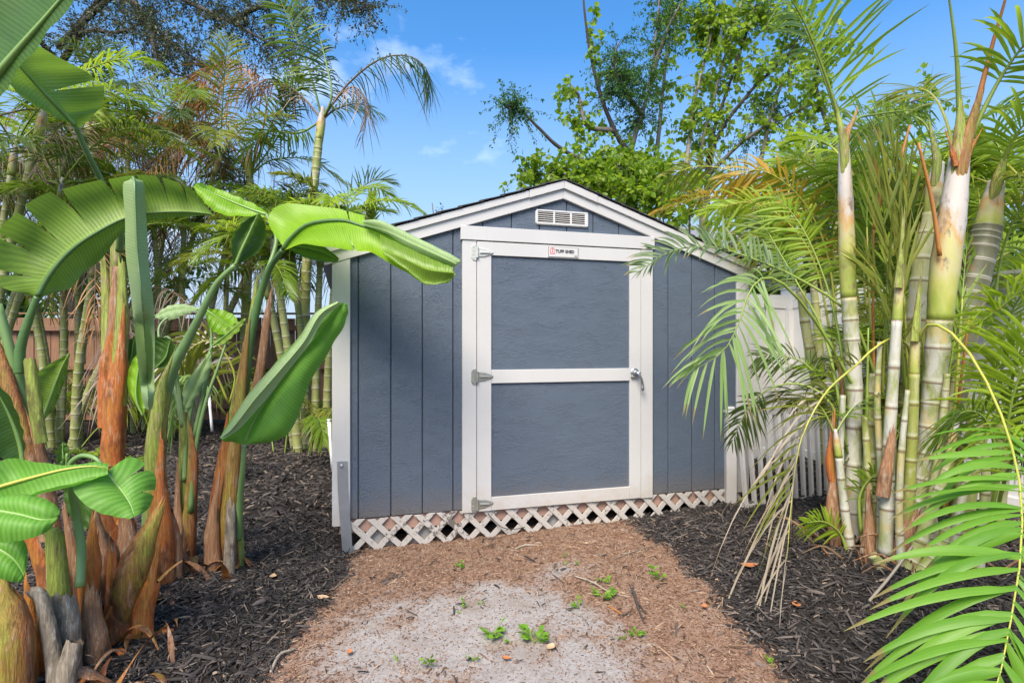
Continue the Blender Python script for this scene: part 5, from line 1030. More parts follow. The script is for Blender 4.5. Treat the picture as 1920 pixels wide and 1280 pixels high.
FR = [
    # crown of the first cane
    ([(1582, 275, 3.2), (1572, 220, 3.18), (1545, 134, 3.12), (1512, 50, 3.05), (1481, -5, 2.97), (1450, -60, 2.9)], 'fr_lime', 'rachis', dict(n=34, L=.68, w=.020, base=.22, droop=.12, lift=.10, a0=74, a1=50, up=(.2, -1, .3), sides=(1,))),
    ([(1582, 275, 3.2), (1570, 220, 3.22), (1540, 134, 3.2), (1506, 50, 3.15), (1475, -5, 3.1)], 'fr_sage', 'rachis', dict(n=16, L=.3, w=.016, base=.45, droop=.7, lift=.0, a0=50, a1=30, up=(.2, -1, .3), sides=(-1,))),
    ([(1584, 270, 3.2), (1604, 225, 3.2), (1640, 215, 3.3), (1690, 208, 3.4), (1745, 205, 3.5)], 'fr_green', 'rachis', dict(n=26, L=.34, w=.015, base=.15, droop=.3, lift=.2)),
    # arch over the shed corner
    ([(1660, 760, 3.25), (1600, 600, 3.25), (1520, 535, 3.3), (1430, 492, 3.35), (1340, 464, 3.4), (1260, 470, 3.42), (1194, 512, 3.42)], 'fr_grey', 'rachis', dict(n=40, L=.26, w=.020, base=.40, droop=.30, lift=.55, a0=70, a1=40, up=(0, -.35, 1))),
    # hanging frond in front of the corner board
    ([(1640, 800, 3.2), (1560, 650, 3.15), (1490, 552, 3.05), (1440, 520, 3.0), (1406, 545, 2.96), (1384, 610, 2.92), (1352, 662, 2.9), (1290, 700, 2.88)], 'fr_sage', 'rachis', dict(n=24, L=.32, w=.019, base=.46, droop=.55, lift=.1, a0=75, a1=25, up=(0, -.6, .8))),
    # small fronds before the vinyl fence
    ([(1600, 900, 3.3), (1570, 780, 3.35), (1520, 690, 3.4), (1460, 665, 3.45), (1420, 668, 3.5)], 'fr_dark', 'rachis', dict(n=24, L=.20, w=.012, base=.40, droop=.3)),
    ([(1610, 900, 3.2), (1560, 760, 3.25), (1500, 720, 3.3), (1440, 730, 3.35), (1400, 770, 3.4), (1372, 830, 3.45)], 'fr_dark', 'rachis', dict(n=24, L=.16, w=.012, base=.65, droop=.5)),
    ([(1590, 850, 3.2), (1550, 640, 3.3), (1500, 540, 3.4), (1460, 470, 3.5), (1420, 400, 3.6)], 'fr_green', 'rachis', dict(n=30, L=.30, w=.017, base=.5, droop=.35)),
    ([(1600, 850, 3.2), (1575, 640, 3.3), (1545, 520, 3.4), (1500, 420, 3.5), (1440, 350, 3.6)], 'fr_lime', 'rachis', dict(n=30, L=.30, w=.017, base=.5, droop=.35)),
    # crown of the thick cane
    ([(1800, 296, 3.0), (1798, 200, 3.0), (1793, 100, 2.95), (1780, 0, 2.9), (1765, -100, 2.8)], 'fr_green', 'rachis', dict(n=10, L=.4, base=.9, r0=.016)),
    ([(1806, 296, 3.0), (1836, 180, 2.95), (1862, 80, 2.9), (1890, -20, 2.8), (1910, -120, 2.7)], 'fr_green', 'rachis_o', dict(n=10, L=.4, base=.9, r0=.016)),
    ([(1806, 296, 3.0), (1840, 215, 2.95), (1880, 140, 2.9), (1925, 80, 2.8), (1960, 60, 2.7)], 'fr_lime', 'rachis', dict(n=22, L=.42, base=.45, droop=.4, w=.02, r0=.014)),
    ([(1790, 300, 3.05), (1775, 230, 3.2), (1750, 180, 3.4), (1715, 165, 3.6), (1680, 185, 3.8)], 'fr_olive', 'rachis_y', dict(n=26, L=.32, base=.4, droop=.4, w=.017)),
    ([(1755, 310, 3.35), (1740, 240, 3.4), (1700, 215, 3.5), (1640, 225, 3.6), (1600, 250, 3.7)], 'fr_green', 'rachis', dict(n=26, L=.30, base=.35, droop=.4, w=.015)),
    ([(1868, 345, 3.4), (1890, 280, 3.3), (1925, 230, 3.2), (1980, 210, 3.1)], 'fr_lime', 'rachis', dict(n=28, L=.42, base=.25, droop=.4, w=.02)),
    ([(1866, 345, 3.4), (1900, 330, 3.3), (1940, 340, 3.2), (1970, 390, 3.1)], 'fr_olive', 'rachis', dict(n=28, L=.36, base=.2, droop=.5, w=.018)),
    ([(1780, 640, 3.0), (1820, 615, 2.9), (1860, 590, 2.8), (1910, 550, 2.7), (1960, 520, 2.6)], 'fr_lime', 'rachis', dict(n=28, L=.30, w=.016, base=.3, droop=.3, up=(0, -.5, 1))),
    ([(1790, 900, 3.1), (1830, 760, 3.0), (1870, 690, 2.9), (1920, 660, 2.8), (1980, 680, 2.7)], 'fr_lime', 'rachis', dict(n=30, L=.36, w=.018, base=.4, droop=.5)),
    ([(1800, 950, 3.1), (1850, 820, 3.05), (1890, 760, 3.0), (1940, 760, 2.9)], 'fr_green', 'rachis', dict(n=28, L=.36, w=.018, base=.35, droop=.6)),
    ([(1770, 950, 3.3), (1830, 780, 3.3), (1870, 720, 3.3), (1910, 760, 3.2), (1930, 850, 3.1)], 'fr_dark', 'rachis', dict(n=28, L=.30, w=.016, base=.35, droop=.7)),
    ([(1700, 940, 3.3), (1680, 860, 3.3), (1640, 830, 3.25), (1600, 850, 3.2)], 'fr_dark', 'rachis', dict(n=22, L=.22, w=.013, base=.3, droop=.5)),
    ([(1720, 970, 3.2), (1730, 860, 3.2), (1760, 810, 3.1), (1800, 830, 3.0)], 'fr_dark', 'rachis', dict(n=22, L=.22, w=.013, base=.3, droop=.5)),
    ([(1850, 1000, 2.9), (1880, 860, 2.7), (1900, 740, 2.6), (1940, 650, 2.5), (1990, 620, 2.4)], 'fr_lime', 'rachis', dict(n=34, L=.40, w=.020, base=.35, droop=.45)),
    ([(1840, 960, 3.0), (1850, 800, 3.0), (1880, 640, 2.9), (1910, 560, 2.8), (1950, 520, 2.7)], 'fr_lime', 'rachis', dict(n=34, L=.36, w=.018, base=.35, droop=.45)),
    ([(1850, 1000, 2.8), (1870, 880, 2.7), (1850, 790, 2.6), (1810, 770, 2.5), (1780, 800, 2.45)], 'fr_green', 'rachis', dict(n=30, L=.26, w=.016, base=.4, droop=.6)),
    ([(1860, 1000, 2.8), (1890, 880, 2.6), (1925, 820, 2.4), (1960, 820, 2.3)], 'fr_lime', 'rachis', dict(n=30, L=.34, w=.02, base=.3, droop=.6)),
    ([(1866, 345, 3.4), (1880, 300, 3.45), (1860, 260, 3.5), (1820, 262, 3.55), (1780, 300, 3.6)], 'fr_lime', 'rachis', dict(n=26, L=.3, base=.3, droop=.4, w=.016)),
    ([(1860, 600, 3.6), (1880, 470, 3.6), (1915, 390, 3.5), (1960, 370, 3.4)], 'fr_lime', 'rachis', dict(n=30, L=.4, base=.25, droop=.5, w=.02)),
    # low bright sprout
    ([(1590, 1040, 3.1), (1575, 1000, 3.1), (1545, 978, 3.05), (1508, 980, 3.0)], 'fr_lime', 'rachis', dict(n=26, L=.15, w=.012, base=.3, droop=.3)),
    ([(1615, 1000, 3.1), (1612, 930, 3.1), (1640, 890, 3.05), (1660, 905, 3.0)], 'fr_green', 'rachis', dict(n=22, L=.18, w=.012, base=.3, droop=.5))]
for k, (pts, mt, ra, kw) in enumerate(FR):
    frond(rp_, pts, mt, ra, seed=300 + k, segs=5, **{'r0': .010, 'cols': 3, **kw})
# half-dead frond hanging to the mulch, and the near bright frond: their leaflets are pieces one can pick out
frond(rp_, [(1712, 700, 3.2), (1704, 650, 3.18), (1676, 633, 3.1), (1640, 652, 3.0), (1599, 690, 2.95), (1545, 740, 2.85), (1500, 830, 2.78), (1484, 940, 2.72), (1474, 1075, 2.66)], 'fr_olive', 'rachis_y', n=30, L=.46, w=.012, base=.45, tip=.86, droop=.30, lift=.08, a0=72, a1=45, up=(.3, -1, .4), sides=(1,), segs=6, seed=401, r0=.009)
frond(rp_, [(1600, 688, 2.94), (1545, 740, 2.84), (1500, 830, 2.77), (1484, 940, 2.71), (1474, 1075, 2.65)], 'fr_straw', 'rachis_y', single_leaflets=True, n=22, L=.48, w=.011, base=.16, tip=.97, droop=.75, lift=.05, a0=34, a1=14, up=(.3, -1, .4), sides=(1,), segs=7, seed=402, r0=.006, curl=.08, prof=([0, .3, .7, 1], [.6, .75, 1., .6]), jit=.18)
frond(rp_, [(1720, 650, 3.0), (1732, 616, 2.95), (1752, 608, 2.88), (1785, 625, 2.78), (1830, 680, 2.6), (1870, 760, 2.42), (1898, 840, 2.22), (1915, 930, 2.02), (1914, 1040, 1.84), (1894, 1170, 1.70), (1868, 1290, 1.62), (1830, 1400, 1.56)], 'fr_near', 'rachis_y', single_leaflets=True, n=42, L=.46, w=.036, base=.50, tip=.99, droop=.42, lift=.10, a0=72, a1=40, up=(.0, -1, .35), seed=403, r0=.0085, segs=7, prof=([0, .15, .5, 1], [.55, .85, 1., .75]), jit=.06, twist=.35)
r_az = np.random.default_rng(61).uniform(-1.9, 1.9, 14)
# yellow-green fronds arching over the vinyl fence
for k, (pts, mt) in enumerate([([(1560, 640), (1530, 500), (1480, 420), (1410, 380), (1340, 392)], 'fr_lime'), ([(1570, 620), (1550, 470), (1500, 370), (1430, 320), (1370, 332)], 'fr_yellow'), ([(1580, 600), (1590, 450), (1560, 350), (1500, 300), (1445, 312)], 'fr_lime'), ([(1600, 640), (1640, 500), (1660, 400), (1640, 330), (1600, 300)], 'fr_lime'),
    ([(1650, 620), (1700, 480), (1740, 420), (1800, 400)], 'fr_olive'), ([(1640, 660), (1620, 520), (1640, 420), (1700, 370)], 'fr_lime'), ([(1800, 640), (1840, 520), (1900, 470), (1960, 480)], 'fr_lime'),
    ([(1620, 640), (1600, 520), (1540, 440), (1470, 420), (1420, 440)], 'fr_olive'), ([(1690, 640), (1690, 500), (1720, 400), (1770, 350), (1830, 350)], 'fr_lime'), ([(1840, 640), (1870, 500), (1850, 400), (1800, 350), (1750, 360)], 'fr_lime'), ([(1860, 700), (1890, 600), (1930, 540), (1980, 530)], 'fr_lime'), ([(1700, 720), (1690, 600), (1660, 500), (1610, 450)], 'fr_green')]):
    frond(rp_, [(a, b_, 4.15 + .03 * (k % 5)) for a, b_ in pts], mt, 'rachis_y', n=40, L=.40, w=.021, base=.22, droop=.42, lift=.3, segs=4, cols=2, seed=1200 + k, r0=.009)
for k in range(14):
    c0 = [(1757, 320, 3.6), (1868, 350, 3.6), (1800, 310, 3.6), (1690, 430, 3.7), (1600, 330, 3.7), (1910, 330, 3.5), (1840, 420, 3.6)][k % 7]
    C = catmull(arch(at(*c0), r_az[k], .75, [.75, 1.0, .55][k % 3], .5), 36)
    frond(rp_, C, ['fr_lime', 'fr_lime', 'fr_olive', 'fr_green'][k % 4], 'rachis_y', n=36, L=.36, w=.018, base=.18, droop=.4, lift=.3, segs=4, cols=2, seed=1300 + k, r0=.008)
# many slim young canes crowding the foot of the clump, and fine fronds filling the crown
r_ = np.random.default_rng(19)
for k in range(16):
    xb = r_.uniform(1585, 1830); Y = r_.uniform(3.1, 3.6); hh = r_.uniform(720, 900); xt = xb + r_.normal(0, 28)
    base = gpos(xb, Y) - [0, 0, .05]; top = at(xt, hh, Y); rd = r_.uniform(.014, .026)
    cane(rp_, [base, (base + top) / 2 + [r_.normal(0, .02), 0, 0], top], [rd * 1.2, rd, rd * .8], ['cane_green', 'cane_white', 'cane_green'][k % 3], .12, 240 + k, 10, world=True, swell=.05)
    tip = top + (top - base) * .28; rp_.world('dry_sheath' if k % 3 == 0 else 'crownshaft', tube([top, (top + tip) / 2, tip], [rd * .85, rd * .8, rd * .3], 9, 10, vscale=1), M['sh_dry' if k % 3 == 0 else 'shaft'])
    for j in range(2):
        az = r_.uniform(0, 6.28); C = catmull(arch(tip - [0, 0, .03], r_.uniform(-1.5, 1.5), r_.uniform(.4, .7), r_.uniform(.6, 1.1), r_.uniform(.4, .7)), 36)
        frond(rp_, C, ['fr_lime', 'fr_green', 'fr_olive', 'fr_lime', 'fr_dark'][(k + j) % 5], 'rachis', n=26, L=r_.uniform(.22, .32), w=.014, base=.2, droop=r_.uniform(.3, .6), lift=.25, segs=4, cols=2, seed=820 + k * 3 + j, r0=.006)
for k in range(16):
    px_, py_, Y = r_.uniform(1600, 1920), r_.uniform(330, 620), r_.uniform(3.7, 4.3)
    C = catmull(arch(at(px_, py_ + 60, Y), r_.uniform(-1.7, 1.7), r_.uniform(.6, .9), r_.uniform(.6, 1.1), r_.uniform(.4, .7)), 36)
    frond(rp_, C, ['fr_lime', 'fr_olive', 'fr_green', 'fr_lime'][k % 4], 'rachis', n=34, L=r_.uniform(.3, .42), w=.016, base=.15, droop=r_.uniform(.3, .6), lift=.3, segs=4, cols=2, seed=900 + k, r0=.008)
# upright leaf stalks and spears between the canes
r_ = np.random.default_rng(9)
for k in range(26):
    xb = r_.uniform(1615, 1790); Y = r_.uniform(3.05, 3.45); top = r_.uniform(380, 680); xt = xb + r_.uniform(-45, 60)
    pts = ats([(xb, 960, Y), ((xb + xt) / 2 + r_.uniform(-10, 10), (960 + top) / 2, Y), (xt, top, Y + r_.uniform(-.1, .1))])
    rp_.world('leaf_stalk', tube(pts, [.015, .012, .006], 7, 14, flat=.6), M['rachis_y' if k % 4 == 0 else ('rachis_o' if k % 7 == 0 else 'rachis')])
    if k % 5 == 0:
        frond(rp_, np.concatenate([pts[1:], [pts[2] + (pts[2] - pts[1]) * .6 + np.array([r_.uniform(-.1, .1), r_.uniform(-.1, .1), 0])]]), ['fr_green', 'fr_lime', 'fr_olive', 'fr_dark'][k // 5 % 4], 'rachis', n=14, L=.38, w=.016, base=.35, droop=.12, lift=.1, a0=22, a1=8, segs=4, cols=2, seed=500 + k, r0=.006)
for pts, mt in [([(1640, 430, 3.15), (1650, 360, 3.15), (1636, 290, 3.15)], 'fr_rust'), ([(1700, 360, 3.2), (1690, 300, 3.2), (1706, 235, 3.2)], 'sh_orange'), ([(1762, 480, 2.95), (1748, 380, 2.95), (1722, 268, 2.95)], 'sh_orange')]:
    rp_.world('cut_stalk', tube(ats(pts), [.013, .011, .008], 8, 14, flat=.7), M['rachis_o'])
for k, (a, b_) in enumerate([((1668, 640), (1640, 290)), ((1676, 640), (1660, 270)), ((1690, 640), (1672, 260)), ((1684, 600), (1700, 330))]):
    rp_.world('spear_leaf', leaflets(catmull(ats([(a[0], a[1], 3.05), ((a[0] + b_[0]) / 2 + 8, (a[1] + b_[1]) / 2, 3.05), (b_[0], b_[1], 3.05)]), 20), n=9, L=.45, w=.02, base=.1, a0=10, a1=5, droop=.05, lift=.05, seed=600 + k)[0].reshape(-1, 3) if False else frond_geo(catmull(ats([(a[0], a[1], 3.05), ((a[0] + b_[0]) / 2 + 8, (a[1] + b_[1]) / 2, 3.05), (b_[0], b_[1], 3.05)]), 20), n=9, L=.5, w=.02, base=.1, a0=12, a1=5, droop=.05, lift=.05, seed=600 + k)[0], M['fr_olive'])
# thatch of dead fibre around the foot of the clump
for k in range(46):
    x = r_.uniform(1.72, 2.45); y = r_.uniform(2.75, 3.35); z = gz(x, y); a = r_.uniform(0, 6.28); L_ = r_.uniform(.12, .3)
    p = np.array([x, y, z]); d = np.array([cos(a), sin(a) * .6, r_.uniform(.0, .7)])
    rp_.world('dead_fibre', tube([p, p + d * L_ * .5 + [0, 0, .03], p + d * L_ + [0, 0, r_.uniform(-.06, .02)]], [.008, .006, .002], 5, 8, flat=.4), M['sh_dry'] if k % 3 else M['rachis_d'])
# palm behind it, in the gap between shed and boundary
b2 = far_clump('yellowing cane palm in the gap behind the shed corner', 1480, 5.6, [(1545, 1520, 470, 0), (1560, 1545, 430, .2), (1570, 1570, 450, -.1)], 120, L=1.15, ntop=6, mats=('fr_lime', 'fr_olive', 'fr_green', 'fr_lime'), dead=.05, ll=.32, lw=.02, low=0)
for pts, mt in [([(1440, 460, 5.4), (1420, 400, 5.3), (1370, 370, 5.2), (1300, 372, 5.1), (1225, 400, 5.0)], 'fr_yellow'), ([(1440, 460, 5.4), (1430, 380, 5.3), (1380, 325, 5.2), (1310, 312, 5.1), (1250, 330, 5.0)], 'fr_olive'), ([(1500, 470, 5.2), (1470, 420, 5.1), (1420, 395, 5.0), (1360, 390, 4.9), (1320, 400, 4.8)], 'fr_lime'), ([(1520, 450, 5.4), (1545, 380, 5.4), (1590, 330, 5.4), (1650, 310, 5.4)], 'fr_grey'), ([(1480, 430, 5.6), (1480, 350, 5.6), (1510, 290, 5.6), (1560, 250, 5.6)], 'fr_grey'), ([(1440, 460, 5.4), (1420, 430, 5.3), (1380, 400, 5.2), (1330, 420, 5.1)], 'fr_green')]:
    frond(b2, pts, mt, 'rachis_y', n=44, L=.34, w=.020, base=.2, droop=.5, lift=.3, segs=4, cols=2, seed=int(pts[2][0]))
far_clump('cane palm at the right edge behind the vinyl fence line', 1900, 5.0, [(1890, 1880, 500, 0), (1910, 1930, 430, .2), (1880, 1850, 460, .3)], 121, L=1.4, ntop=7, mats=('fr_lime', 'fr_green', 'fr_olive'), dead=.05, ll=.36, lw=.018, low=2)
# ------------------------------------------------------------------ trees beyond
oak = T('oak_tree', 'spreading dark-limbed oak reaching over the palms from beyond the fence', 'tree', (-9.5, 12.5, 0))
limb(oak, [(-9.5, 12.5, -.1), (-9.3, 12.3, 2.5), (-8.9, 12.0, 4.6), (-8.4, 11.6, 6.4)], [.34, .26, .22, .16], 'bark_dark', 'trunk', 12)
ob = [ats([(110, 90, 11.6), (180, 20, 11.2), (232, -10, 10.8), (285, 44, 10.4), (336, 91, 10.0), (420, 140, 9.8)]), ats([(110, 90, 11.6), (240, -40, 11), (363, 10, 10.4), (437, 44, 10.1), (517, 91, 9.8), (564, 131, 9.6)]),
      ats([(285, 44, 10.4), (290, 90, 10.2), (310, 130, 10.0), (370, 150, 9.9)]), ats([(240, -40, 11), (400, -60, 10.4), (520, -40, 10), (640, -10, 9.6), (700, 20, 9.4)]), ats([(120, 110, 11.5), (160, 60, 11), (230, 60, 10.6), (300, 20, 10.4)]),
      ats([(110, 120, 11.5), (60, 60, 11.0), (10, 20, 10.5), (-60, 0, 10)]), ats([(437, 44, 10.1), (470, 20, 10), (520, 10, 9.9), (580, 40, 9.8)])]
for k, b_ in enumerate(ob): limb(oak, b_, [.07, .05, .035, .022, .010], 'bark_dark', 'limb', 7, seed=k)
foliage(oak, ob, 950, .85, 26, .062, 'oval', 'lf_oak', 'bark_dark', 71, .007, .0, .35, .1)
# moss-grey hanging twigs and dry fronds behind
tr = T('vine_tree', 'pale multi-stemmed tree behind the shed hung with heart-shaped vine leaves', 'tree', tuple(gpos(1190, 8.6)))
limb(tr, [gpos(1190, 8.6) - [0, 0, .1], at(1185, 420, 8.6), at(1181, 289, 8.6)], [.11, .09, .075], 'bark_dark', 'trunk', 10)
tb = [ats([(1181, 289, 8.6), (1154, 249, 8.5), (1127, 181, 8.4), (1107, 101, 8.4), (1096, 20, 8.3), (1090, -60, 8.3)]), ats([(1181, 289, 8.6), (1192, 250, 8.6), (1204, 215, 8.6), (1222, 140, 8.6), (1230, 60, 8.6), (1240, -40, 8.6)]),
      ats([(1181, 289, 8.6), (1120, 310, 8.4), (1053, 279, 8.2), (1010, 240, 8.1), (976, 208, 8.0), (940, 195, 7.9)]), ats([(1204, 215, 8.6), (1170, 170, 8.4), (1150, 120, 8.3), (1160, 80, 8.3)]), ats([(1181, 300, 8.6), (1110, 330, 8.3), (1040, 330, 8.1), (980, 320, 8.0)]),
      ats([(1181, 300, 8.6), (1230, 330, 8.5), (1300, 350, 8.4)]), ats([(1150, 245, 8.5), (1100, 235, 8.4), (1085, 180, 8.4), (1062, 150, 8.4)]), ats([(1222, 140, 8.6), (1250, 60, 8.5), (1280, 0, 8.4)])]
for k, b_ in enumerate(tb): limb(tr, b_, [.045, .035, .025, .018, .008], 'bark_dark' if k in (0, 2) else 'bark', 'limb', 7, seed=20 + k)
small_b = [tb[1], tb[3], tb[6]]
foliage(tr, [tb[2][-3:]], 70, .62, 22, .050, 'oval', 'lf_small', 'bark_dark', 81, .004, .1, .8, .5, crown='crown')
foliage(tr, [tb[3], tb[1][1:4], ats([(1130, 200, 8.4), (1160, 150, 8.4), (1190, 130, 8.4)])], 270, .6, 26, .05, 'oval', 'lf_small', 'bark_dark', 82, .004, .1, .8, .2, crown='crown')
foliage(tr, [tb[1][3:], tb[7]], 80, .5, 24, .05, 'oval', 'lf_small', 'bark_dark', 83, .004, .1, .8, .2, crown='crown')
foliage(tr, [tb[4], tb[5], ats([(1100, 300, 8.3), (1180, 320, 8.2), (1260, 330, 8.1)]), ats([(1040, 320, 8.1), (1150, 350, 8.0), (1240, 370, 7.9)])], 430, .56, 13, .082, 'heart', 'lf_heart', 'bark', 84, .005, .2, .5, .0, crown='vine')
foliage(tr, [tb[6], ats([(1060, 150, 8.4), (1066, 190, 8.4), (1080, 230, 8.4), (1090, 270, 8.3)]), ats([(1110, 30, 8.4), (1118, 90, 8.4), (1128, 150, 8.4)])], 60, .28, 9, .085, 'heart', 'lf_heart', 'bark', 85, .004, .0, .8, .0, crown='vine')
t2 = T('slender_tree', 'slender tree with several thin upright stems and bright green leaves right of the shed peak', 'tree', tuple(gpos(1318, 9.2)))
sb = [ats([(1318, 400, 9.2), (1314, 286, 9.2), (1350, 140, 9.1), (1391, 0, 9.0), (1400, -60, 9)]), ats([(1322, 400, 9.2), (1330, 280, 9.2), (1370, 150, 9.1), (1421, 0, 9.0), (1440, -60, 9)]), ats([(1325, 400, 9.2), (1340, 270, 9.2), (1400, 180, 9.0), (1450, 130, 8.9), (1488, 87, 8.8), (1520, 30, 8.7)]),
      ats([(1325, 330, 9.2), (1400, 260, 9.0), (1470, 220, 8.9), (1540, 190, 8.8)]), ats([(1230, 300, 9.0), (1240, 200, 9.0), (1250, 100, 9.0), (1262, 0, 9)]), ats([(1285, 330, 9.0), (1300, 200, 9.0), (1330, 80, 9.0), (1345, -20, 9)]), ats([(1420, 330, 9), (1450, 200, 9), (1480, 130, 9), (1520, 60, 9)])]
limb(t2, [gpos(1318, 9.2) - [0, 0, .1], at(1319, 500, 9.2), at(1320, 390, 9.2)], [.09, .08, .07], 'bark', 'trunk', 9)
for k, b_ in enumerate(sb): limb(t2, b_, [.038, .030, .024, .016, .006], ['bark_pale', 'bark_dark', 'bark_dark', 'bark', 'bark', 'bark_pale', 'bark'][k], 'limb', 7, seed=40 + k)
foliage(t2, sb[:4] + sb[5:] + [ats([(1370, 30, 9), (1440, 20, 8.9), (1500, 60, 8.8)]), ats([(1290, 60, 9), (1330, 40, 8.9), (1380, 80, 8.8)])], 430, .68, 10, .085, 'heart', 'lf_heart', 'bark', 91, .005, .1, .6, .25, weights=[2, 2, 2, 1.4, 1.2, 1.0, 2.4, 2.0])
foliage(t2, [sb[4], sb[5]], 90, .4, 10, .09, 'heart', 'lf_heart', 'bark', 92, .004, .1, .6, .2, crown='crown')
foliage(t2, [ats([(1270, 60, 9.2), (1300, 20, 9.2), (1330, 30, 9.2)]), ats([(1400, 300, 9.2), (1420, 210, 9.2), (1470, 200, 9.2)]), ats([(1220, 40, 9.2), (1260, 10, 9.2), (1300, -20, 9.2)])], 150, .55, 26, .05, 'oval', 'lf_small', 'bark_dark', 93, .004, .1, .8, .1, crown='crown')
t3 = T('leafy_tree', 'broad-leaved tree seen through the near palm crown beyond the vinyl fence', 'tree', tuple(gpos(1620, 8.5)))
xb = [ats([(1620, 400, 8.5), (1560, 260, 8.4), (1530, 150, 8.3), (1560, 60, 8.2)]), ats([(1620, 400, 8.5), (1640, 260, 8.4), (1690, 200, 8.3), (1750, 180, 8.2)]), ats([(1620, 400, 8.5), (1540, 290, 8.4), (1480, 270, 8.3)])]
limb(t3, [gpos(1620, 8.5), at(1620, 500, 8.5), at(1620, 395, 8.5)], [.1, .09, .08], 'bark', 'trunk', 9)
for k, b_ in enumerate(xb): limb(t3, b_, [.05, .03, .02, .008], 'bark', 'limb', 7, seed=60 + k)
foliage(t3, xb, 150, .6, 10, .09, 'heart', 'lf_heart', 'bark', 95, .005, .1, .6, .35)
# shrubs beyond the boundary
def shrub(label, px, py, Y, rx, rz, n, seed, m='lf_shrub', size=.09, shape='heart'):
    t = T('shrub', label, 'shrub', tuple(gpos(px, Y)), 0, 'shrubs beyond the fences'); c = at(px, py, Y); r = np.random.default_rng(seed)
    bs = []
    for k in range(9):
        a = r.uniform(0, 6.28); e = c + np.array([cos(a) * rx * r.uniform(.3, 1), sin(a) * .7 * rx, rz * r.uniform(-.6, .8)])
        b_ = np.array([gpos(px, Y), (gpos(px, Y) + c) / 2 + [cos(a) * .2, 0, 0], e]); bs.append(b_); limb(t, b_, [.04, .025, .008], 'bark', 'stem', 6, seed=k)
    foliage(t, bs, n, .55, 14, size, shape, m, 'bark', seed, .005, .2, .4, .35); return t
shrub('dark bushy shrub behind the vinyl fence near the shed corner', 1470, 420, 8.2, 1.1, .8, 260, 131)
shrub('dark green shrub behind the vinyl fence by the slim canes', 1600, 400, 7.6, 1.0, .9, 260, 132)
shrub('dark fine-leaved shrub filling the boundary behind the thick canes', 1780, 400, 6.6, 1.1, .9, 300, 133)
shrub('grey-green shrub rising over the vinyl fence at the far right', 1900, 300, 7.5, 1.0, 1.0, 260, 134, 'lf_oak', .06, 'oval')
shrub('shrub with bright leaves behind the shed roof slope', 1300, 420, 8.0, 1.2, .8, 260, 135, 'lf_heart', .10)
shrub('small-leaved bush tips showing above the shed roof edge', 850, 440, 9.5, 1.1, .5, 90, 136, 'lf_oak', .05, 'oval')
shrub('dark hedge shrub behind the wooden fence at far left', 40, 500, 11.5, 1.6, 1.0, 220, 137, 'lf_shrub', .11)
shrub('dark hedge shrub behind the wooden fence by the orange stem', 250, 520, 11.8, 1.4, .7, 160, 138, 'lf_shrub', .11)
# low ferns on the mulch by the fence
def fern(label, px, py, Y, s, seed):
    p = at(px, py, Y); p[2] = gz(p[0], p[1]); t = T('fern', label, 'fern', tuple(p), 0, 'small ferns on the mulch'); r = np.random.default_rng(seed)
    for k in range(9):
        C = catmull(arch(p, r.uniform(0, 6.28), s * r.uniform(.7, 1.1), .9, .7), 16)
        g, ra = frond_geo(C, .003, n=14, L=s * .28, w=.02, base=.15, droop=.3, lift=.2, segs=2, cols=2, seed=seed + k)
        fr = t.world('frond', g, M['fr_lime' if k % 2 else 'fr_green']); t.world('rachis', ra, M['rachis'], fr)
fern('small bright fern on the mulch left of the rusty stem', 172, 830, 6.6, .42, 141); fern('small bright fern on the mulch right of the rusty stem', 250, 850, 6.2, .36, 142)
# ------------------------------------------------------------------ neighbouring house glimpsed over the fence
M['hwall'] = plain('house_stucco', (.60, .60, .60), .85, bmp=.2); M['hroof'] = plain('house_roof', (.20, .21, .23), .8, var=.2, bmp=.4); M['hglass'] = plain('house_glass', (.05, .07, .09), .1)
hs_ = T('house', 'pale grey neighbouring house with a low grey roof behind the trees', 'house', (5.5, 14.5, 0), TH)
hs_.local('wall', box(-2.8, 6.0, 0, 6, -.1, 3.3, .01), M['hwall'], smooth=False)
rz0, rz1 = 3.32, 5.0
rfv = np.array([(-3.4, -.6, rz0), (6.6, -.6, rz0), (6.6, 6.6, rz0), (-3.4, 6.6, rz0), (-.2, 3.0, rz1), (3.4, 3.0, rz1), (-3.4, -.6, rz0 - .16), (6.6, -.6, rz0 - .16), (6.6, 6.6, rz0 - .16), (-3.4, 6.6, rz0 - .16)])
ro = hs_.local('roof', (rfv, [(0, 1, 5, 4), (1, 2, 5), (2, 3, 4, 5), (3, 0, 4), (9, 8, 7, 6)], None), M['hroof'], smooth=False)
hs_.local('fascia', (rfv, [(6, 7, 1, 0), (7, 8, 2, 1), (8, 9, 3, 2), (9, 6, 0, 3)], None), M['trim'], ro, smooth=False)
for x in (-1.6, 1.2, 3.8):
    w = hs_.local('window', box(x, x + 1.1, -.04, .02, 1.1, 2.4, .01), M['trim'], smooth=False)
    for dx in (.06, .58): hs_.local('pane', box(x + dx, x + dx + .46, -.048, -.0405, 1.18, 2.32, .002), M['hglass'], w, smooth=False)
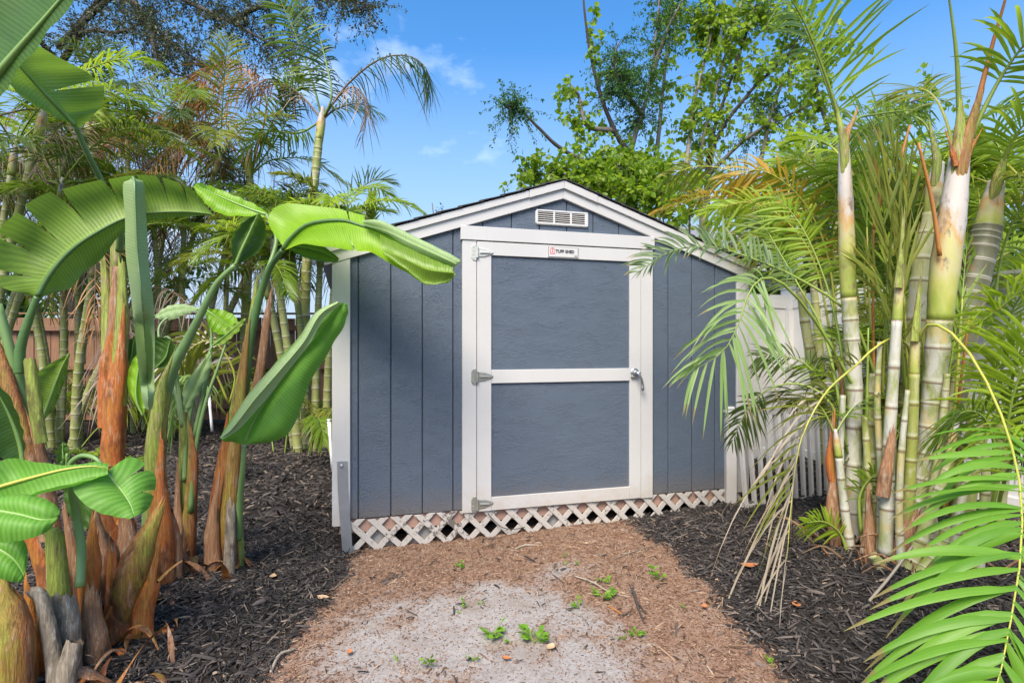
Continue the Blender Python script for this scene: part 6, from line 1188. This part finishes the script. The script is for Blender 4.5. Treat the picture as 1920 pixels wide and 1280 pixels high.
# ------------------------------------------------------------------ mulch, litter, weeds and other small things
r = np.random.default_rng(55)
def chips(n, xr, yr, keep, l, w_, h, seed, tilt=.35, lift=.004):
    r = np.random.default_rng(seed)
    x = r.uniform(*xr, n); y = r.uniform(*yr, n); k = keep(x, y, r); x, y = x[k], y[k]; n = len(x)
    T_ = np.array([(-.5, -.4, 0), (.5, -.25, 0), (.5, .25, 0), (-.5, .4, 0), (-.42, -.3, 1), (.1, -.38, 1.15), (.1, .36, 1.1), (-.42, .32, .9), (.48, -.05, .6), (.48, .15, .6)])
    F_ = np.array([(4, 5, 6, 7), (5, 8, 9, 6), (0, 1, 5, 4), (1, 8, 5, 5), (2, 3, 7, 6), (3, 0, 4, 7), (1, 2, 9, 8)])
    F_ = np.array([(4, 5, 6), (4, 6, 7), (5, 8, 9), (5, 9, 6), (0, 1, 5), (0, 5, 4), (1, 8, 5), (2, 3, 7), (2, 7, 6), (2, 6, 9), (3, 0, 4), (3, 4, 7)])
    a = r.uniform(0, 2 * pi, n); t = r.normal(0, tilt, n); b_ = r.normal(0, tilt, n)
    X = np.stack([np.cos(a) * np.cos(t), np.sin(a) * np.cos(t), np.sin(t)], 1); Z = np.stack([np.sin(b_) * -np.sin(a), np.sin(b_) * np.cos(a), np.cos(b_)], 1)
    s = np.stack([l * np.exp(r.normal(0, .45, n)), w_ * np.exp(r.normal(0, .4, n)), h * np.exp(r.normal(0, .3, n))], 1)
    p = np.stack([x, y, gz(x, y) + lift * r.uniform(-.3, 2.2, n) + np.abs(np.sin(t)) * s[:, 0] * .3], 1)
    V, F = scatter(T_, F_, p, rot_from(Z, X), s); return V, F, None
def chipmat(name, stops, rough=.75):
    m, n, b, o = mat(name); i = island(n)
    c = ramp(n, i, stops); g = noise(n, coord(n, 'Object'), 220, 3, .7)
    n.links.new(mixc(n, math_(n, 'MULTIPLY', g, .5), c, (.012, .010, .010)), b.inputs['Base Color']); b.inputs['Roughness'].default_value = rough
    bump(n, b, g, .4, .002); return m
M['mulch'] = chipmat('black_mulch', [(0, (.013, .011, .010)), (.45, (.029, .024, .021)), (.75, (.065, .053, .046)), (.90, (.14, .115, .10)), (.975, (.20, .16, .13)), (1, (.36, .27, .19))])
M['duff'] = chipmat('brown_litter', [(0, (.075, .035, .02)), (.3, (.17, .085, .045)), (.6, (.28, .15, .085)), (.85, (.42, .27, .17)), (1, (.55, .42, .30))], .85)
shed_in = lambda x, y: ((x - SH0[0]) * cos(TH) + (y - SH0[1]) * sin(TH) > .0) & ((x - SH0[0]) * cos(TH) + (y - SH0[1]) * sin(TH) < W) & (-(x - SH0[0]) * sin(TH) + (y - SH0[1]) * cos(TH) > .03)
mk = lambda x, y, r: ((in_path(x, y) < r.uniform(-.9, .5, len(x))) | (r.random(len(x)) < .012)) & ~shed_in(x, y)
g1 = chips(60000, (-3.3, 3.4), (1.75, 4.4), mk, .036, .0058, .004, 1, .32)
g1b = chips(3200, (-3.3, 3.4), (1.75, 4.4), mk, .065, .010, .006, 5, .25)
g2 = chips(16000, (-5.8, -.5), (4.2, 9.7), mk, .06, .013, .010, 2, .30)
g3 = chips(5000, (1.6, 4.2), (4.2, 8.5), mk, .06, .013, .010, 3, .30)
single('black_mulch', join([g1, g1b, g2, g3]), M['mulch'], 'black shredded bark mulch heaped over both planting beds', 'mulch', kind='stuff', smooth=False)
pkp = lambda x, y, r: (in_path(x, y) > r.uniform(-.9, .3, len(x))) & (sand(x, y) < r.uniform(.0, 1.05, len(x))) & ~shed_in(x, y)
d1 = chips(42000, (-1.15, 1.25), (1.8, 4.3), pkp, .012, .0028, .0018, 11, .25, .0015)
d2 = chips(1700, (-1.15, 1.25), (1.8, 4.3), pkp, .036, .0045, .003, 12, .2, .002)
single('leaf_litter', join([d1, d2]), M['duff'], 'brown pine litter and bark crumbs along the path before the door', 'litter', kind='stuff', smooth=False)
# small stones and dark crumbs on the bare sand
d3 = chips(7000, (-1.0, 1.05), (1.8, 3.4), lambda x, y, r: (in_path(x, y) > .3) & (sand(x, y) > .3), .006, .003, .002, 13, .2, .0008)
single('sand_crumbs', d3, M['duff'], 'scattered dark crumbs lying on the bare grey sand', 'litter', kind='stuff', smooth=False)
def on_ground(px, py):
    Y = 3.0
    for _ in range(12):
        x = (px - 960) / F_PX * Y; Y = (CAMZ - float(gz(x, Y))) * F_PX / (py - 648)
    return np.array([(px - 960) / F_PX * Y, Y, float(gz((px - 960) / F_PX * Y, Y))])
def weed(label, px, py, s, n, seed):
    p = on_ground(px, py); r = np.random.default_rng(seed); t = T('weed', label, 'weed', tuple(p), 0, 'weeds sprouting on the path')
    pos, dv = [], []
    for k in range(max(2, n // 6)):
        a = r.uniform(0, 6.28); e = p + np.array([cos(a) * s * .5, sin(a) * s * .5, s * r.uniform(.3, .8)])
        t.world('stem', tube([p, (p + e) / 2 + [0, 0, s * .1], e], [.0016, .0013, .0008], 4, 6), M['rachis'])
        for j in range(6):
            f = r.uniform(.3, 1.05); pos.append(p + (e - p) * f); d = np.array([cos(a), sin(a), .4]) + r.normal(0, .7, 3); d[2] = abs(d[2]) * .6; dv.append(d)
    pos, dv = np.array(pos), nrm(np.array(dv))
    V, F = scatter(OVAL * np.array([1, 1.35, 1]), OVAL_T, pos, rot_from(rand_dirs(r, len(pos), 2.), dv), (s * .42 * r.uniform(.7, 1.2, len(pos)))[:, None] * np.ones((1, 3)))
    t.world('foliage', (V, F, None), M['lf_weed'], smooth=False)
for k, (px, py, s, n, lb) in enumerate([
    (866, 1064, .055, 24, 'small bright weed in brown litter below the door hinge'), (1058, 1043, .04, 12, 'thin upper weed of two near the grey sand tongue'), (1060, 1058, .035, 10, 'lower thin weed of two near the grey sand tongue'), (1087, 1060, .04, 12, 'weed at the tip of the narrow grey sand tongue'),
    (1236, 1084, .075, 26, 'feathery olive weed near the black mulch edge below the casing'), (1133, 1092, .06, 18, 'upper feathery weed beside the tan forked twig'), (1131, 1122, .085, 34, 'dense olive weed under the tan forked twig'), (1086, 1140, .055, 18, 'weed left of the tan forked twig on pale sand'),
    (877, 1138, .05, 16, 'pale weed in the middle of the bare sand'), (900, 1132, .03, 8, 'tiny weed right of the pale weed on the bare sand'), (858, 1150, .022, 6, 'tiny yellowish weed left of the pale weed on the bare sand'), (924, 1194, .085, 40, 'leafy bright weed, left of the two largest on the sand'), (957, 1208, .045, 16, 'small weed between the two largest weeds on the sand'), (1002, 1206, .095, 44, 'tall bright weed, right of the two largest on the sand'),
    (1168, 1198, .035, 12, 'small weed left of the starry one on the sand edge'), (1194, 1193, .055, 24, 'starry bright weed at the edge of sand and litter'), (803, 1248, .06, 22, 'bright weed low on the sand near the picture bottom'), (888, 1238, .05, 16, 'upright weed below the leafy bright weed'), (745, 1240, .03, 8, 'yellowish weed speck lowest on the left of the sand'), (1282, 1140, .03, 8, 'tiny weed at the edge of the right mulch bed'), (1450, 1250, .05, 10, 'dry yellow grass tuft where litter meets mulch')]):
    weed(lb, px, py, s, n, 700 + k)
def twig(name, label, pts, rad, m, cat='twig', forks=()):
    P = np.array([on_ground(a, b_) + [0, 0, h] for a, b_, h in pts]); t = T(name, label, cat, tuple(P[0]))
    t.world('stick', tube(P, rad, 6, 16, rough=.08), M[m])
    for f in forks: t.world('side_shoot', tube(np.array([on_ground(a, b_) + [0, 0, h] for a, b_, h in f]), [rad[0] * .7, rad[-1]], 5, 8), M[m])
twig('twig', 'tan forked twig lying across the litter and weeds', [(1076, 1081, .006), (1112, 1098, .02), (1140, 1112, .012), (1178, 1122, .008)], [.004, .0045, .003, .0015], 'bark_pale', forks=[[(1112, 1098, .015), (1098, 1094, .03)]])
twig('twig', 'short dark forked twig standing out on the litter', [(1186, 1113, .03), (1196, 1140, .012), (1208, 1170, .006)], [.007, .006, .003], 'bark_dark', forks=[[(1190, 1128, .02), (1210, 1152, .01)], [(1186, 1118, .02), (1180, 1110, .04)]])
twig('stick', 'pale peeled stick on the litter below the lattice', [(966, 1030, .006), (984, 1024, .008), (1003, 1023, .006)], [.006, .007, .004], 'bark_pale', 'stick')
twig('stick', 'reddish stem piece under the tan forked twig', [(1140, 1137, .005), (1158, 1148, .006), (1172, 1156, .004)], [.003, .0035, .002], 'rachis_o', 'stick')
twig('stick', 'grey straight stick leaning on the mulch below the ringed canes', [(1630, 1130, .01), (1670, 1098, .05), (1712, 1066, .12)], [.007, .007, .005], 'bark_pale', 'stick')
twig('twig', 'thin brown curved twig along the litter near the corner of the shed', [(1150, 1050, .005), (1180, 1040, .012), (1240, 1020, .01)], [.003, .003, .0015], 'bark', 'twig')
twig('frond_stalk', 'pale straw stalk on the mulch edge at the near left', [(508, 1262, .006), (524, 1236, .02), (548, 1222, .01), (556, 1216, .006)], [.006, .006, .005, .002], 'bark_pale', 'stalk')
twig('twig', 'long grey curved stem on the mulch beside the lattice end', [(1356, 986, .03), (1354, 975, .04), (1360, 960, .03), (1372, 945, .03)], [.004, .004, .003, .002], 'bark', 'twig')
def fallen(label, px, py, s, m, seed):
    r = np.random.default_rng(seed); p = on_ground(px, py) + [0, 0, .015]
    n = 7; u = np.linspace(0, 1, n); wv = np.sin(pi * u ** .8) * .32; cu = .25 * (u - .5) ** 2
    a = r.uniform(0, 6.28); V = []
    for q, w_, c_ in zip(u, wv, cu):
        for sg in (-1, 0, 1): V.append(((q - .5) * s, sg * w_ * s, (c_ + abs(sg) * .10 - .02) * s))
    V = np.array(V); V = np.stack([V[:, 0] * cos(a) - V[:, 1] * sin(a), V[:, 0] * sin(a) + V[:, 1] * cos(a), V[:, 2]], 1) + p
    i = np.arange(n - 1)[:, None] * 3 + np.arange(2)[None]; F = np.stack([i, i + 1, i + 4, i + 3], -1).reshape(-1, 4)
    single('fallen_leaf', (V, F, None), M[m], label, 'leaf', group='fallen leaves on the ground', loc=tuple(p))
M['leaf_orange'] = plain('dry_leaf_orange', (.45, .17, .06), .6, var=.3, scale=40); M['leaf_tan'] = plain('dry_leaf_tan', (.48, .33, .19), .65, var=.3, scale=40)
for k, (px, py, s, m_, lb) in enumerate([(1405, 1066, .10, 'leaf_orange', 'round orange leaf on the black mulch beside the hanging frond'), (1494, 1140, .06, 'leaf_orange', 'small orange leaf on black mulch below the ringed canes'), (1321, 1142, .045, 'leaf_orange', 'orange leaf where litter meets the right mulch'), (1345, 1092, .035, 'leaf_tan', 'pale tan leaf crumb near the right mulch edge'), (512, 1085, .06, 'leaf_tan', 'tan leaf on the black mulch left of the shed'), (606, 1126, .07, 'leaf_tan', 'tan leaf at the left mulch edge'), (950, 1240, .04, 'leaf_orange', 'orange leaf crumb on the near sand'), (1032, 1220, .055, 'leaf_tan', 'tan leaf beside the tall bright weed'), (360, 965, .05, 'leaf_tan', 'cream leaf beside the slim young plant'), (1560, 880, .05, 'leaf_tan', 'tan leaf caught by the baluster panel'), (655, 1228, .04, 'leaf_orange', 'reddish leaf at the left edge of the sand'), (1100, 1022, .03, 'leaf_tan', 'tan crumb of leaf below the lattice')]):
    fallen(lb, px, py, s, m_, 900 + k)
# black edging strip along the left bed
ed = np.array([on_ground(px, py) for px, py in ((646, 1052), (622, 1090), (592, 1136), (545, 1196), (505, 1250), (480, 1290), (440, 1360))]); ed[:, 2] += .0
single('edging_strip', tube(ed, [.006, .006], 6, 40, flat=2.0), M['dark'], 'black plastic edging strip between the left mulch and the path', 'edging')
# white plastic stakes
for lb, a, b_, rr in (('white plastic stake standing on the mulch before the fence', (398, 800, 6.6), (392, 742, 6.6), .016), ('white plastic pipe leaning beside the shed corner', (624, 872, 5.2), (617, 788, 5.2), .016)):
    t = T('stake', lb, 'stake', tuple(at(*a))); t.world('pipe', tube([at(*a) - [0, 0, .05], at(*b_)], [rr, rr], 10, 4), M['vinyl']); t.world('pipe_end', tube([at(*b_), at(*b_) + [0, 0, .012]], [rr * 1.25, rr * 1.1], 10, 2), M['vinyl'])
# loose wire poking through the lattice
wl = [(.98, -.02, .17), (1.02, -.035, .12), (1.08, -.04, .07), (1.16, -.035, .05), (1.24, -.03, .055)]
t = T('loose_wire', 'thin dark wire looping out of the white lattice below the hinge', 'wire', tuple(SH0), TH); t.local('wire', tube(wl, [.003, .003], 6, 20), M['wire'])
